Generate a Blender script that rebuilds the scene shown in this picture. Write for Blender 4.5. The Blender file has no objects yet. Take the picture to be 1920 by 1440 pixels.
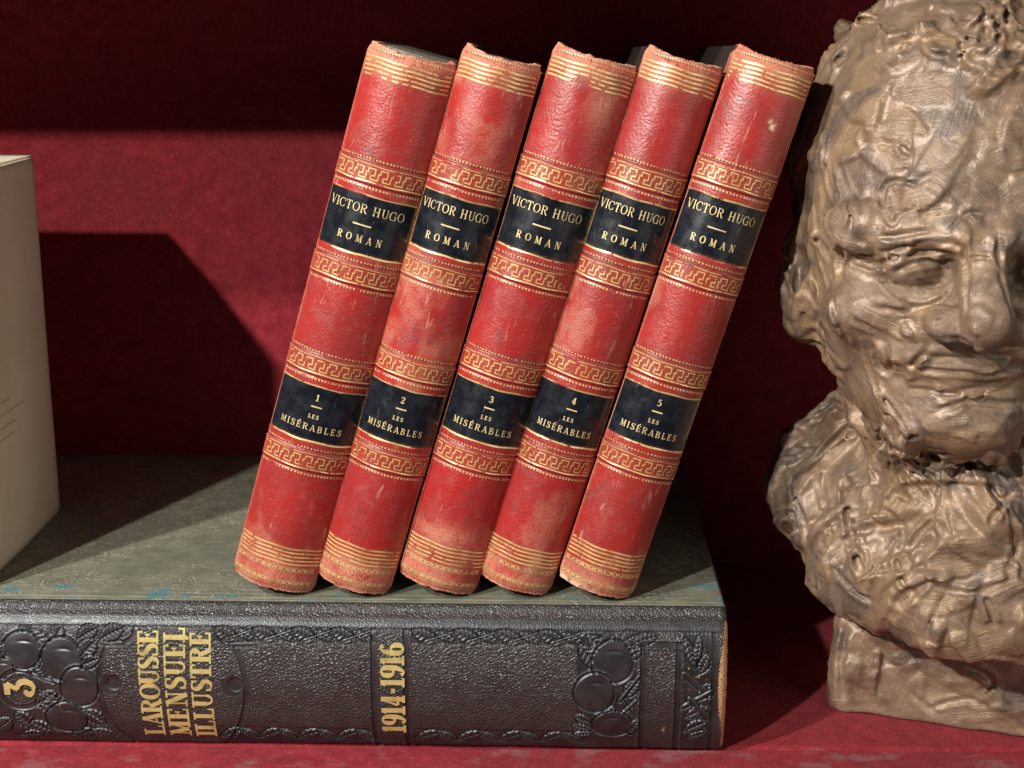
import bpy, math, random
import numpy as np
from mathutils import Vector, Matrix

CM = 0.01                      # every length below is written in centimetres
S = bpy.context.scene
COL = S.collection
R = math.radians

# ------------------------------------------------------------------ camera, light, exposure
cam_d = bpy.data.cameras.new('camera')
cam = bpy.data.objects.new('camera', cam_d); COL.objects.link(cam)
cam.location = (0, -44.8*CM, 23.6*CM)
cam.rotation_euler = (R(90-13.7), 0, 0)
cam_d.sensor_width = 36; cam_d.sensor_fit = 'HORIZONTAL'; cam_d.lens = 36*2700/1920
cam_d.clip_start = 0.02; cam_d.clip_end = 20
cam_d.dof.use_dof = True; cam_d.dof.focus_distance = 0.465; cam_d.dof.aperture_fstop = 20
S.camera = cam

W = bpy.data.worlds.new('World'); S.world = W; W.use_nodes = True
wn = W.node_tree; wn.nodes.clear()
wo = wn.nodes.new('ShaderNodeOutputWorld'); wb = wn.nodes.new('ShaderNodeBackground')
wg = wn.nodes.new('ShaderNodeTexCoord'); ws = wn.nodes.new('ShaderNodeSeparateXYZ'); wr = wn.nodes.new('ShaderNodeValToRGB')
wn.links.new(wg.outputs['Generated'], ws.inputs[0]); wn.links.new(ws.outputs['Z'], wr.inputs[0])
wr.color_ramp.elements[0].position = 0.0; wr.color_ramp.elements[0].color = (0.55, 0.45, 0.36, 1)
wr.color_ramp.elements[1].position = 0.55; wr.color_ramp.elements[1].color = (0.85, 0.98, 1.15, 1)
wn.links.new(wr.outputs[0], wb.inputs[0]); wb.inputs[1].default_value = 0.095
wn.links.new(wb.outputs[0], wo.inputs[0])

def lamp(name, loc, watts, col, rad, aim=(0, 3, 9), cone=70):
    d = bpy.data.lights.new(name, 'SPOT'); o = bpy.data.objects.new(name, d); COL.objects.link(o)
    o.location = [c*CM for c in loc]
    o.rotation_euler = (Vector(aim)-Vector(loc)).to_track_quat('-Z', 'Y').to_euler()
    d.energy = watts; d.color = col; d.shadow_soft_size = rad*CM; d.spot_size = R(cone); d.spot_blend = 0.6
    return o
lamp('cabinet_lamp', (-50.5, -68, 60), 35, (1.0, 0.95, 0.87), 1.3)
lamp('cabinet_lamp', (-55.5, -43.4, 66.5), 29, (1.0, 0.95, 0.87), 1.2)

rl = bpy.data.lights.new('fill_light', 'AREA'); rl.shape = 'DISK'; rl.size = 0.4; rl.energy = 0.92; rl.color = (1.0, 0.93, 0.84)  # unseen fill added at right front to brighten the cream cover and shadows
ro = bpy.data.objects.new('fill_light', rl); COL.objects.link(ro); ro.location = (0.55, -0.50, 0.20)
ro.rotation_euler = (Vector((-0.05, 0.03, 0.12))-Vector(ro.location)).to_track_quat('-Z', 'Y').to_euler()
S.view_settings.view_transform = 'Standard'; S.view_settings.look = 'None'
S.view_settings.exposure = 0; S.view_settings.gamma = 1; S.view_settings.use_curve_mapping = False
S.cycles.max_bounces = 6; S.cycles.use_denoising = True

# ------------------------------------------------------------------ noise
_rng = np.random.default_rng(5)
_T2 = _rng.random((256, 256)).astype(np.float32)
_T3 = _rng.random((64, 64, 64)).astype(np.float32)
def vn2(x, y, seed=0):
    x = np.asarray(x, np.float64)+seed*17.31; y = np.asarray(y, np.float64)+seed*9.77
    xi = np.floor(x).astype(int); yi = np.floor(y).astype(int); fx = x-xi; fy = y-yi
    fx = fx*fx*(3-2*fx); fy = fy*fy*(3-2*fy)
    a = _T2[xi & 255, yi & 255]; b = _T2[(xi+1) & 255, yi & 255]; c = _T2[xi & 255, (yi+1) & 255]; d = _T2[(xi+1) & 255, (yi+1) & 255]
    return (a*(1-fx)+b*fx)*(1-fy)+(c*(1-fx)+d*fx)*fy
def fbm2(x, y, seed=0, o=4):
    r = 0; a = 0.5; t = 0
    for i in range(o):
        r = r+a*vn2(x*2**i, y*2**i, seed+i*3); t += a; a *= 0.55
    return r/t
def vn3(P, s, seed=0):
    P = P*s+seed*7.13
    i = np.floor(P).astype(int); f = P-i; f = f*f*(3-2*f); r = 0
    for dx in (0, 1):
        for dy in (0, 1):
            for dz in (0, 1):
                w = (f[..., 0] if dx else 1-f[..., 0])*(f[..., 1] if dy else 1-f[..., 1])*(f[..., 2] if dz else 1-f[..., 2])
                r = r+w*_T3[(i[..., 0]+dx) & 63, (i[..., 1]+dy) & 63, (i[..., 2]+dz) & 63]
    return r
def sstep(a, b, x):
    t = np.clip((x-a)/(b-a), 0, 1); return t*t*(3-2*t)

# ------------------------------------------------------------------ mesh helpers
def build(name, V, F, mat, parent=None, attrs=None, smooth=True):
    V = np.asarray(V, np.float64)*CM
    me = bpy.data.meshes.new(name)
    if isinstance(F, np.ndarray):
        n = len(F); k = F.shape[1]
        me.vertices.add(len(V)); me.vertices.foreach_set('co', V.ravel())
        me.loops.add(n*k); me.loops.foreach_set('vertex_index', F.astype(np.int32).ravel())
        me.polygons.add(n)
        me.polygons.foreach_set('loop_start', np.arange(0, n*k, k, dtype=np.int32))
        me.polygons.foreach_set('loop_total', np.full(n, k, np.int32))
        me.update(calc_edges=True); me.validate()
    else:
        me.from_pydata([tuple(v) for v in V], [], F); me.update()
    me.polygons.foreach_set('use_smooth', np.full(len(me.polygons), smooth))
    for an, av in (attrs or {}).items():
        av = np.asarray(av, np.float32)
        if av.ndim == 1:
            at = me.attributes.new(an, 'FLOAT', 'POINT'); at.data.foreach_set('value', av)
        else:
            at = me.attributes.new(an, 'FLOAT_VECTOR', 'POINT'); at.data.foreach_set('vector', av.ravel())
    me.materials.append(mat)
    o = bpy.data.objects.new(name, me); COL.objects.link(o)
    if parent: o.parent = parent
    return o
def grid_faces(nu, nv, flip=False):
    i, j = np.meshgrid(np.arange(nu-1), np.arange(nv-1), indexing='ij'); a = (i*nv+j).ravel()
    q = np.stack([a, a+nv, a+nv+1, a+1], 1)
    return q[:, ::-1].copy() if flip else q
class MB:
    def __init__(s): s.v = []; s.f = []
    def add(s, V, F):
        n = len(s.v); s.v += [tuple(map(float, p)) for p in V]; s.f += [tuple(i+n for i in q) for q in F]
    def box(s, x0, x1, y0, y1, z0, z1, bev=0.0):
        V = [(x, y, z) for z in (z0, z1) for y in (y0, y1) for x in (x0, x1)]
        s.add(V, [(0, 2, 3, 1), (4, 5, 7, 6), (0, 1, 5, 4), (2, 6, 7, 3), (0, 4, 6, 2), (1, 3, 7, 5)])
    def make(s, name, mat, parent=None, smooth=False, bevel=0):
        o = build(name, np.array(s.v), s.f, mat, parent, None, smooth)
        if bevel:
            m = o.modifiers.new('bevel', 'BEVEL'); m.width = bevel*CM; m.segments = 3; m.limit_method = 'ANGLE'
        return o
def thing(name, label, cat, loc, group=None, rot=(0, 0, 0)):
    o = bpy.data.objects.new(name, None); COL.objects.link(o)
    o.location = [c*CM for c in loc]; o.rotation_euler = rot; o.empty_display_size = 0.02
    o['label'] = label; o['category'] = cat
    if group: o['group'] = group
    return o

# ------------------------------------------------------------------ node helper
class NT:
    def __init__(s, name):
        s.m = bpy.data.materials.new(name); s.m.use_nodes = True; s.t = s.m.node_tree; s.t.nodes.clear()
        s.out = s.n('ShaderNodeOutputMaterial'); s.b = s.n('ShaderNodeBsdfPrincipled'); s.l(s.b.outputs[0], s.out.inputs[0])
    def n(s, t, **k):
        q = s.t.nodes.new(t)
        for a, b in k.items(): setattr(q, a, b)
        return q
    def l(s, a, b): s.t.links.new(a, b)
    def put(s, inp, v):
        if hasattr(v, 'is_output'): s.l(v, inp)
        else: inp.default_value = v
    def attr(s, n, out='Fac'): return s.n('ShaderNodeAttribute', attribute_name=n).outputs[out]
    def coord(s, scale=(100, 100, 100), seed=True, src=None):
        """object coordinates in centimetres (x scale), shifted per object"""
        if src is None: src = s.n('ShaderNodeTexCoord').outputs['Object']
        m = s.n('ShaderNodeMapping'); m.inputs['Scale'].default_value = scale; s.l(src, m.inputs[0])
        if seed:
            oi = s.n('ShaderNodeObjectInfo'); mm = s.n('ShaderNodeMath', operation='MULTIPLY'); s.l(oi.outputs['Random'], mm.inputs[0]); mm.inputs[1].default_value = 400
            cb = s.n('ShaderNodeCombineXYZ'); s.l(mm.outputs[0], cb.inputs[0]); s.l(mm.outputs[0], cb.inputs[2]); s.l(cb.outputs[0], m.inputs['Location'])
        return m.outputs[0]
    def noise(s, vec, scale=1, detail=3, rough=0.55, dist=0):
        q = s.n('ShaderNodeTexNoise'); s.l(vec, q.inputs['Vector']); q.inputs['Scale'].default_value = scale
        q.inputs['Detail'].default_value = detail; q.inputs['Roughness'].default_value = rough; q.inputs['Distortion'].default_value = dist
        return q.outputs['Fac']
    def voro(s, vec, scale=1, feat='F1', out='Distance', rnd=1):
        q = s.n('ShaderNodeTexVoronoi', feature=feat); s.l(vec, q.inputs['Vector']); q.inputs['Scale'].default_value = scale; q.inputs['Randomness'].default_value = rnd
        return q.outputs[out]
    def ramp(s, v, a, b, c0=0.0, c1=1.0):
        q = s.n('ShaderNodeMapRange', interpolation_type='SMOOTHSTEP'); s.put(q.inputs[0], v)
        for i, x in enumerate((a, b, c0, c1)): q.inputs[i+1].default_value = x
        return q.outputs[0]
    def math(s, op, a, b=0.0):
        q = s.n('ShaderNodeMath', operation=op); s.put(q.inputs[0], a); s.put(q.inputs[1], b); return q.outputs[0]
    def mix(s, f, a, b):
        q = s.n('ShaderNodeMix', data_type='RGBA'); s.put(q.inputs[0], f)
        for i, v in ((6, a), (7, b)):
            if isinstance(v, tuple): v = (*v[:3], 1)
            s.put(q.inputs[i], v)
        return q.outputs[2]
    def bump(s, h, strength=0.4, dist=0.02, prev=None):
        q = s.n('ShaderNodeBump'); s.l(h, q.inputs['Height']); q.inputs['Strength'].default_value = strength; q.inputs['Distance'].default_value = dist*CM
        if prev is not None: s.l(prev, q.inputs['Normal'])
        return q.outputs[0]
    def done(s, col=None, rough=0.5, normal=None, spec=0.5, metal=0.0, sheen=0.0):
        if col is not None: s.put(s.b.inputs['Base Color'], (*col, 1) if isinstance(col, tuple) else col)
        s.put(s.b.inputs['Roughness'], rough); s.put(s.b.inputs['Metallic'], metal); s.put(s.b.inputs['Specular IOR Level'], spec)
        if normal is not None: s.l(normal, s.b.inputs['Normal'])
        if sheen: s.b.inputs['Sheen Weight'].default_value = sheen; s.b.inputs['Sheen Roughness'].default_value = 0.5
        return s.m

# ------------------------------------------------------------------ materials
def mat_felt(name, k=1.0):
    t = NT(name); c = t.coord(seed=False)
    fine = t.noise(c, 9, 4, 0.7); mid = t.noise(c, 1.6, 4, 0.6); big = t.noise(c, 0.25, 2)
    fib = t.noise(t.coord((25, 110, 110), False), 3.0, 3)
    base = t.mix(t.ramp(mid, 0.3, 0.7), (0.205, 0.016, 0.024), (0.29, 0.026, 0.037))
    base = t.mix(t.ramp(big, 0.35, 0.7, 0, 0.5), base, (0.18, 0.022, 0.032))
    base = t.mix(t.ramp(fine, 0.5, 0.8, 0, 0.75), base, (0.42, 0.085, 0.10))
    worn = t.math('MULTIPLY', t.attr('worn'), t.ramp(t.noise(t.coord((60, 100, 100), False), 0.9, 4, 0.62), 0.52, 0.66))
    base = t.mix(t.math('MULTIPLY', worn, 0.4), base, (0.26, 0.16, 0.16))
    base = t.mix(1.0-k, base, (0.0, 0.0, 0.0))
    n = t.bump(fine, 0.55, 0.06); n = t.bump(fib, 0.25, 0.05, n)
    return t.done(base, 0.92, n, 0.10, sheen=0.03)
FELT = mat_felt('red_felt'); FELTW = mat_felt('red_felt_shaded', 0.86)  # second is the same cloth, darkened to dim the light on the back wall

def mat_red():
    t = NT('red_leather'); c = t.coord()
    grain = t.voro(c, 13, 'SMOOTH_F1'); fine = t.noise(c, 22, 3, 0.6); mid = t.noise(c, 2.2, 5, 0.65, 0.6); big = t.noise(c, 0.55, 3, 0.6)
    oi = t.n('ShaderNodeObjectInfo')
    base = t.mix(t.ramp(big, 0.3, 0.7), (0.37, 0.025, 0.018), (0.26, 0.028, 0.024))
    base = t.mix(t.ramp(oi.outputs['Random'], 0, 1, 0, 0.45), base, (0.40, 0.010, 0.016))
    base = t.mix(t.ramp(mid, 0.55, 0.80, 0, 0.32), base, (0.42, 0.10, 0.075))
    base = t.mix(t.ramp(t.noise(c, 1.1, 5, 0.7, 1.0), 0.55, 0.70, 0, 0.6), base, (0.12, 0.048, 0.042))
    base = t.mix(t.ramp(t.noise(t.coord((150, 100, 150)), 5.5, 4, 0.75, 1.2), 0.60, 0.70, 0, 0.5), base, (0.50, 0.18, 0.13))
    # scratches
    st = t.noise(t.coord((260, 100, 40)), 1.3, 3, 0.6, 1.5)
    base = t.mix(t.ramp(st, 0.64, 0.71, 0, 0.6), base, (0.55, 0.24, 0.17))
    wear = t.math('MULTIPLY', t.attr('wear'), t.ramp(t.math('ADD', t.math('MULTIPLY', fine, 0.6), t.math('MULTIPLY', mid, 0.5)), 0.36, 0.62))
    base = t.mix(wear, base, t.mix(fine, (0.42, 0.12, 0.075), (0.70, 0.33, 0.20)))
    base = t.mix(t.attr('bare'), base, (0.74, 0.56, 0.36))
    base = t.mix(t.math('MULTIPLY', t.attr('band'), t.ramp(mid, 0.25, 0.75, 0.42, 0.12)), base, (0.30, 0.085, 0.028))
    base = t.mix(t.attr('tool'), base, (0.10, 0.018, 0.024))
    n = t.bump(grain, 0.28, 0.03); n = t.bump(fine, 0.22, 0.02, n); n = t.bump(mid, 0.25, 0.06, n)
    rough = t.math('ADD', t.ramp(mid, 0.3, 0.7, 0.31, 0.48), t.math('MULTIPLY', wear, 0.40))
    return t.done(base, rough, n, 0.68)
RED = mat_red()

def mat_gold(name, miss, deep=(0.70, 0.43, 0.14), pale=(0.95, 0.72, 0.36), metal=0.35):
    t = NT(name); c = t.coord()
    col = t.mix(t.noise(c, 6, 3), deep, pale); col = t.mix(t.ramp(t.noise(c, 1.4, 4, 0.7), 0.48, 0.66, 0, 0.55), col, tuple(x*0.45 for x in deep))
    t.done(col, 0.38, t.bump(t.noise(c, 20, 2), 0.2, 0.02), 0.6, metal)
    tr = t.n('ShaderNodeBsdfTransparent'); mx = t.n('ShaderNodeMixShader')
    f = t.noise(c, 3.2, 5, 0.72)
    t.l(t.ramp(f, miss, miss+0.06), mx.inputs[0]); t.l(t.b.outputs[0], mx.inputs[1]); t.l(tr.outputs[0], mx.inputs[2]); t.l(mx.outputs[0], t.out.inputs[0])
    return t.m
GOLD = mat_gold('gilt', 0.56)
GOLDT = mat_gold('gilt_lettering', 0.64, (0.80, 0.58, 0.26), (0.95, 0.80, 0.45), 0.2)
GOLDB = mat_gold('bright_gilt', 0.66, (0.50, 0.39, 0.13), (0.78, 0.66, 0.29), 0.3)

def mat_label():
    t = NT('navy_leather'); c = t.coord()
    fine = t.noise(c, 18, 3); mid = t.noise(c, 2.5, 4, 0.6)
    st = t.noise(t.coord((500, 100, 60)), 1.0, 4, 0.6)
    col = t.mix(t.ramp(mid, 0.35, 0.7), (0.006, 0.0075, 0.013), (0.013, 0.017, 0.023))
    col = t.mix(t.ramp(t.noise(t.coord((300, 100, 70)), 1.6, 4, 0.7, 1.2), 0.63, 0.70, 0, 0.35), col, (0.16, 0.15, 0.12))
    col = t.mix(t.math('MULTIPLY', t.attr('edge'), t.ramp(fine, 0.4, 0.6)), col, (0.35, 0.20, 0.10))
    n = t.bump(fine, 0.15, 0.02); n = t.bump(st, 0.35, 0.05, n)
    return t.done(col, t.ramp(mid, 0.3, 0.7, 0.20, 0.36), n, 0.55)
NAVY = mat_label()

def mat_marble(name, a, b):
    t = NT(name); c = t.coord()
    v = t.noise(c, 3, 5, 0.7, 1.5)
    return t.done(t.mix(t.ramp(v, 0.4, 0.6), a, b), 0.6, t.bump(v, 0.1, 0.02))
BOARDM = mat_marble('marbled_paper', (0.016, 0.010, 0.010), (0.05, 0.03, 0.025))
def mat_pages(name, a, b, axis=(400, 30, 30)):
    t = NT(name); c = t.coord(axis); f = t.noise(c, 8, 3, 0.6); d = t.noise(t.coord(), 1.2, 4)
    col = t.mix(t.ramp(f, 0.35, 0.65), a, b); col = t.mix(t.ramp(d, 0.4, 0.7, 0, 0.5), col, tuple(x*0.6 for x in a))
    return t.done(col, 0.85, t.bump(f, 0.5, 0.04), 0.2)
PAGES = mat_pages('old_page_edges', (0.20, 0.18, 0.14), (0.30, 0.27, 0.20))
PAGESB = mat_pages('folio_page_edges', (0.30, 0.24, 0.16), (0.45, 0.37, 0.26), (30, 30, 400))
PAGESC = mat_pages('paperback_page_edges', (0.62, 0.56, 0.43), (0.75, 0.69, 0.55), (500, 20, 20))

def mat_black():
    t = NT('black_embossed_leather'); c = t.coord(seed=False)
    g = t.attr('grain'); wear = t.attr('wear')
    cc = t.coord((118, 100, 92), False)
    cell = t.ramp(t.voro(cc, 9.5, 'DISTANCE_TO_EDGE'), 0.0, 0.30, 1, 0); cell2 = t.voro(cc, 17, 'F1'); fine = t.noise(c, 30, 3, 0.6); mid = t.noise(c, 1.5, 4)
    col = t.mix(t.ramp(mid, 0.35, 0.7), (0.011, 0.011, 0.012), (0.021, 0.018, 0.018))
    col = t.mix(t.math('MULTIPLY', g, 0.6), col, (0.032, 0.026, 0.023))
    wf = t.math('ADD', t.math('MULTIPLY', wear, 1.2), t.math('SUBTRACT', t.math('MULTIPLY', t.noise(c, 14, 4, 0.7), 0.9), 0.75))
    wm = t.ramp(wf, 0.30, 0.46)
    col = t.mix(wm, col, t.mix(t.ramp(fine, 0.35, 0.65), (0.30, 0.13, 0.05), (0.70, 0.42, 0.20)))
    h = t.math('MULTIPLY', g, t.math('ADD', t.math('MULTIPLY', cell, -1.0), t.math('MULTIPLY', cell2, -0.35)))
    n = t.bump(h, 0.5, 0.045); n = t.bump(fine, 0.12, 0.012, n); n = t.bump(t.noise(c, 5, 3), 0.15, 0.05, n)
    rough = t.math('ADD', t.ramp(mid, 0.3, 0.7, 0.40, 0.52), t.math('MULTIPLY', wm, 0.25))
    t.b.inputs['Specular Tint'].default_value = (0.88, 0.95, 1.0, 1)
    return t.done(col, rough, n, 1.0)
BLACK = mat_black()

def mat_green():
    t = NT('olive_cover_paper'); c = t.coord(seed=False)
    mid = t.noise(c, 0.8, 4, 0.6); fine = t.noise(c, 12, 4, 0.7)
    curl = t.noise(t.coord((70, 100, 100), False), 1.2, 3, 0.55, 1.2)
    rings = t.math('ABSOLUTE', t.math('SUBTRACT', t.math('FRACT', t.math('MULTIPLY', curl, 9.0)), 0.5))
    line = t.math('MULTIPLY', t.ramp(rings, 0.0, 0.20, 1, 0), t.ramp(t.noise(c, 0.33, 2), 0.40, 0.52))
    line = t.math('MAXIMUM', line, t.attr('rule'))
    col = t.mix(t.ramp(mid, 0.3, 0.7), (0.122, 0.130, 0.098), (0.178, 0.182, 0.138))
    col = t.mix(t.ramp(fine, 0.5, 0.75, 0, 0.5), col, (0.22, 0.21, 0.155)); col = t.mix(t.ramp(t.noise(t.coord((40, 160, 100), False), 1.5, 5, 0.7, 0.8), 0.54, 0.66, 0, 0.45), col, (0.30, 0.285, 0.21))
    col = t.mix(t.math('MULTIPLY', line, t.ramp(fine, 0.2, 0.5, 0.2, 0.85)), col, (0.36, 0.34, 0.25))
    blue = t.ramp(t.math('ADD', t.attr('blue'), t.math('SUBTRACT', t.math('MULTIPLY', fine, 2.2), 1.15)), 0.40, 0.60)
    col = t.mix(blue, col, t.mix(fine, (0.045, 0.125, 0.145), (0.13, 0.26, 0.285)))
    n = t.bump(line, 0.5, 0.05); n = t.bump(fine, 0.3, 0.03, n)
    return t.done(col, 0.52, n, 0.4)
GREEN = mat_green()

def mat_bronze():
    t = NT('patinated_bronze'); c = t.coord(seed=False)
    d = t.n('ShaderNodeAttribute', attribute_name='dab'); rnd = t.attr('dabrnd')
    mp = t.n('ShaderNodeMapping'); mp.inputs['Scale'].default_value = (1.3, 13.0, 1); t.l(d.outputs['Vector'], mp.inputs[0])
    streak = t.math('ADD', 0.5, t.math('MULTIPLY', t.math('SUBTRACT', t.noise(mp.outputs[0], 1.0, 4, 0.65, 0.4), 0.5), t.math('SUBTRACT', 1.0, t.attr('seam'))))
    fine = t.noise(c, 16, 4, 0.65); mid = t.noise(c, 1.1, 4, 0.6, 0.5)
    col = t.mix(t.ramp(mid, 0.3, 0.7), (0.205, 0.137, 0.092), (0.320, 0.218, 0.145))
    col = t.mix(t.math('MULTIPLY', t.ramp(t.math('ADD', rnd, t.noise(c, 1.7, 4, 0.65, 0.8)), 1.0, 1.4), 0.4), col, (0.33, 0.205, 0.095))
    col = t.mix(t.math('MULTIPLY', t.ramp(t.math('ADD', rnd, t.noise(c, 1.3, 4, 0.65, 0.8)), 0.90, 0.55), 0.75), col, (0.130, 0.100, 0.082))
    col = t.mix(t.ramp(streak, 0.5, 0.75, 0, 0.3), col, (0.38, 0.28, 0.18))
    col = t.mix(t.ramp(fine, 0.55, 0.75, 0, 0.35), col, (0.17, 0.125, 0.085))
    n = t.bump(streak, 0.90, 0.06); n = t.bump(fine, 0.34, 0.035, n); n = t.bump(t.noise(c, 3, 3, 0.6, 1.0), 0.30, 0.10, n)
    t.b.inputs['Coat Weight'].default_value = 0.05; t.b.inputs['Coat Roughness'].default_value = 0.32
    return t.done(col, t.ramp(mid, 0.3, 0.7, 0.40, 0.53), n, 0.8, 0.25)
BRONZE = mat_bronze()

def mat_cream():
    t = NT('cream_paper_wrapper'); c = t.coord(seed=False)
    big = t.noise(c, 0.35, 3); fine = t.noise(c, 14, 3)
    col = t.mix(t.ramp(big, 0.3, 0.7), (0.74, 0.67, 0.49), (0.80, 0.73, 0.55)); col = t.mix(t.ramp(fine, 0.55, 0.8, 0, 0.3), col, (0.5, 0.40, 0.26))
    return t.done(col, 0.75, t.bump(t.noise(t.coord((100, 100, 25), False), 0.9, 3), 0.25, 0.12), 0.3)
CREAM = mat_cream()
t_ = NT('faded_ink'); INK = t_.done((0.16, 0.12, 0.08), 0.8)
t_ = NT('dark_headband'); HEADB = t_.done(t_.mix(t_.noise(t_.coord(), 12, 2), (0.03, 0.02, 0.02), (0.12, 0.09, 0.07)), 0.8)

# ------------------------------------------------------------------ setting: felt shelf, wall behind, shelf above
def felt_sheet(name, X, Y, fn, worn=None, mat=None):
    x, y = np.meshgrid(X, Y, indexing='ij'); V = fn(x, y)
    w = np.zeros(x.size) if worn is None else worn(x, y).ravel()
    o = build(name, V.reshape(-1, 3), grid_faces(len(X), len(Y)), mat or FELT, None, {'worn': w}); o['kind'] = 'structure'; return o
def shelf_fn(x, y):
    z = 0.05*(fbm2(x*0.35, y*0.35, 2, 3)-0.5)-0.03
    z = z-0.10*np.exp(-((y+0.05+0.012*x)/0.10)**2)          # seam in the cloth along the front
    z = z-0.02*sstep(-0.1, -0.5, y)
    return np.stack([x, y, z], -1)
felt_sheet('shelf', np.linspace(-60, 60, 481), np.concatenate([np.linspace(-9, -1, 40), np.linspace(-0.95, 1, 60), np.linspace(1.1, 17.6, 80)]), shelf_fn,
           lambda x, y: sstep(0.2, -0.4, y))
def front_fn(x, y):      # y runs down the front face
    return np.stack([x, -9-0.0*y, -0.02-y], -1)
felt_sheet('shelf_front', np.linspace(-60, 60, 61), np.linspace(0, 3, 8), lambda x, y: np.stack([x, -9.0+0*x, -0.04-y], -1))
def wall_fn(x, z):
    return np.stack([x, 17.6+0.10*(fbm2(x*0.2, z*0.2, 7, 3)-0.5), z], -1)
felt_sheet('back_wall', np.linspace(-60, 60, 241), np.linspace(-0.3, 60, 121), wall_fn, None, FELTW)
u = MB(); u.box(-60, 60, 0.2, 17.4, 27.55, 29.8)
o = u.make('upper_shelf', FELT, bevel=0.1); o['kind'] = 'structure'

# ------------------------------------------------------------------ stroke lettering (a small Didot-like alphabet)
def arc(cx, cy, rx, ry, a0, a1, tv, th, n=22):
    """arc of an ellipse: tv = stroke width at its sides, th at its top and bottom"""
    P = []; Wd = []
    for i in range(n+1):
        a = R(a0+(a1-a0)*i/n); P.append((cx+rx*math.cos(a), cy+ry*math.sin(a))); Wd.append(th+(tv-th)*abs(math.cos(a))**1.5)
    return (P, Wd)
def ln(x0, y0, x1, y1, w, n=6):
    return ([(x0+(x1-x0)*i/n, y0+(y1-y0)*i/n) for i in range(n+1)], [w]*(n+1))
def glyph(ch, T, t):
    """strokes of a capital of height 1, thick T, thin t; returns strokes and advance"""
    h = T/2; sf = lambda x, y, l=None: ln(x-(l or T*0.95), y+(t/2 if y < 0.5 else -t/2), x+(l or T*0.95), y+(t/2 if y < 0.5 else -t/2), t*1.15)
    stem = lambda x: [ln(x, 0, x, 1, T), sf(x, 0), sf(x, 1)]
    thin = lambda x: [ln(x, 0, x, 1, t), sf(x, 0, T*0.8), sf(x, 1, T*0.8)]
    if ch == 'I': return stem(0.17), 0.36
    if ch == 'V': return [ln(0.1, 1, 0.38, 0.0, T), ln(0.66, 1, 0.38, 0.0, t), sf(0.1, 1), sf(0.66, 1, T*0.8)], 0.78
    if ch == 'A': return [ln(0.36, 1, 0.09, 0, t), ln(0.36, 1, 0.63, 0, T), ln(0.18, 0.32, 0.53, 0.32, t), sf(0.09, 0, T*0.8), sf(0.63, 0)], 0.76
    if ch == 'O': return [arc(0.38, 0.5, 0.32, 0.5-t/2, 0, 360, T, t, 36)], 0.78
    if ch == 'C': return [arc(0.40, 0.5, 0.33, 0.5-t/2, 48, 318, T, t, 30), ln(0.66, 0.66, 0.66, 0.97, t), ln(0.60, 0.16, 0.68, 0.30, t)], 0.76
    if ch == 'G': return [arc(0.40, 0.5, 0.33, 0.5-t/2, 48, 312, T, t, 30), ln(0.66, 0.66, 0.66, 0.97, t), ln(0.66, 0.0, 0.66, 0.42, T*0.9), sf(0.64, 0.43, T)], 0.84
    if ch == 'T': return [ln(0.35, 0, 0.35, 1, T), sf(0.35, 0), ln(0.04, 1-t/2, 0.66, 1-t/2, t*1.3), ln(0.05, 1, 0.05, 0.74, t), ln(0.65, 1, 0.65, 0.74, t)], 0.74
    if ch == 'R': return stem(0.17)+[arc(0.36, 0.75, 0.23, 0.25-t/2, 90, -90, T*0.95, t), ln(0.17, 1-t/2, 0.36, 1-t/2, t), ln(0.17, 0.5+t/2, 0.36, 0.5+t/2, t), ln(0.38, 0.5, 0.63, 0, T*0.9), sf(0.66, 0, T*0.6)], 0.80
    if ch == 'P': return stem(0.17)+[arc(0.36, 0.73, 0.23, 0.27-t/2, 90, -90, T*0.95, t)], 0.7
    if ch == 'B': return stem(0.17)+[arc(0.34, 0.76, 0.20, 0.24-t/2, 90, -90, T*0.9, t), arc(0.36, 0.26, 0.24, 0.26-t/2, 90, -90, T, t), ln(0.17, 1-t/2, 0.35, 1-t/2, t), ln(0.17, 0.51, 0.36, 0.51, t), ln(0.17, t/2, 0.36, t/2, t)], 0.74
    if ch == 'H': return stem(0.17)+[ln(0.62, 0, 0.62, 1, T), sf(0.62, 0), sf(0.62, 1), ln(0.17, 0.5, 0.62, 0.5, t)], 0.84
    if ch == 'U': return [ln(0.17, 1, 0.17, 0.3, T), sf(0.17, 1), arc(0.39, 0.31, 0.22, 0.31-t/2, 180, 360, T*0.6, t), ln(0.61, 0.3, 0.61, 1, t), sf(0.61, 1, T*0.8)], 0.78
    if ch == 'N': return [ln(0.14, 0, 0.14, 1, t), sf(0.14, 0, T*0.8), ln(0.14, 1, 0.62, 0, T), ln(0.62, 0, 0.62, 1, t), sf(0.62, 1, T*0.8), sf(0.10, 1, T*0.6)], 0.78
    if ch == 'M': return [ln(0.13, 0, 0.16, 1, t), sf(0.13, 0, T*0.8), ln(0.16, 1, 0.43, 0.08, T), ln(0.72, 1, 0.43, 0.08, t), ln(0.74, 0, 0.74, 1, T), sf(0.74, 0), sf(0.74, 1, T*0.8), sf(0.13, 1, T*0.7)], 0.92
    if ch == 'L': return stem(0.17)+[ln(0.17, t/2, 0.56, t/2, t*1.2), ln(0.56, 0, 0.57, 0.30, t)], 0.66
    if ch in 'EÉ':
        s = stem(0.17)+[ln(0.17, t/2, 0.56, t/2, t*1.2), ln(0.56, 0, 0.57, 0.27, t), ln(0.17, 1-t/2, 0.54, 1-t/2, t*1.2), ln(0.54, 1, 0.54, 0.75, t), ln(0.17, 0.52, 0.42, 0.52, t), ln(0.42, 0.40, 0.42, 0.64, t)]
        if ch == 'É': s.append(ln(0.28, 1.08, 0.46, 1.28, t*1.8))
        return s, 0.68
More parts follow.
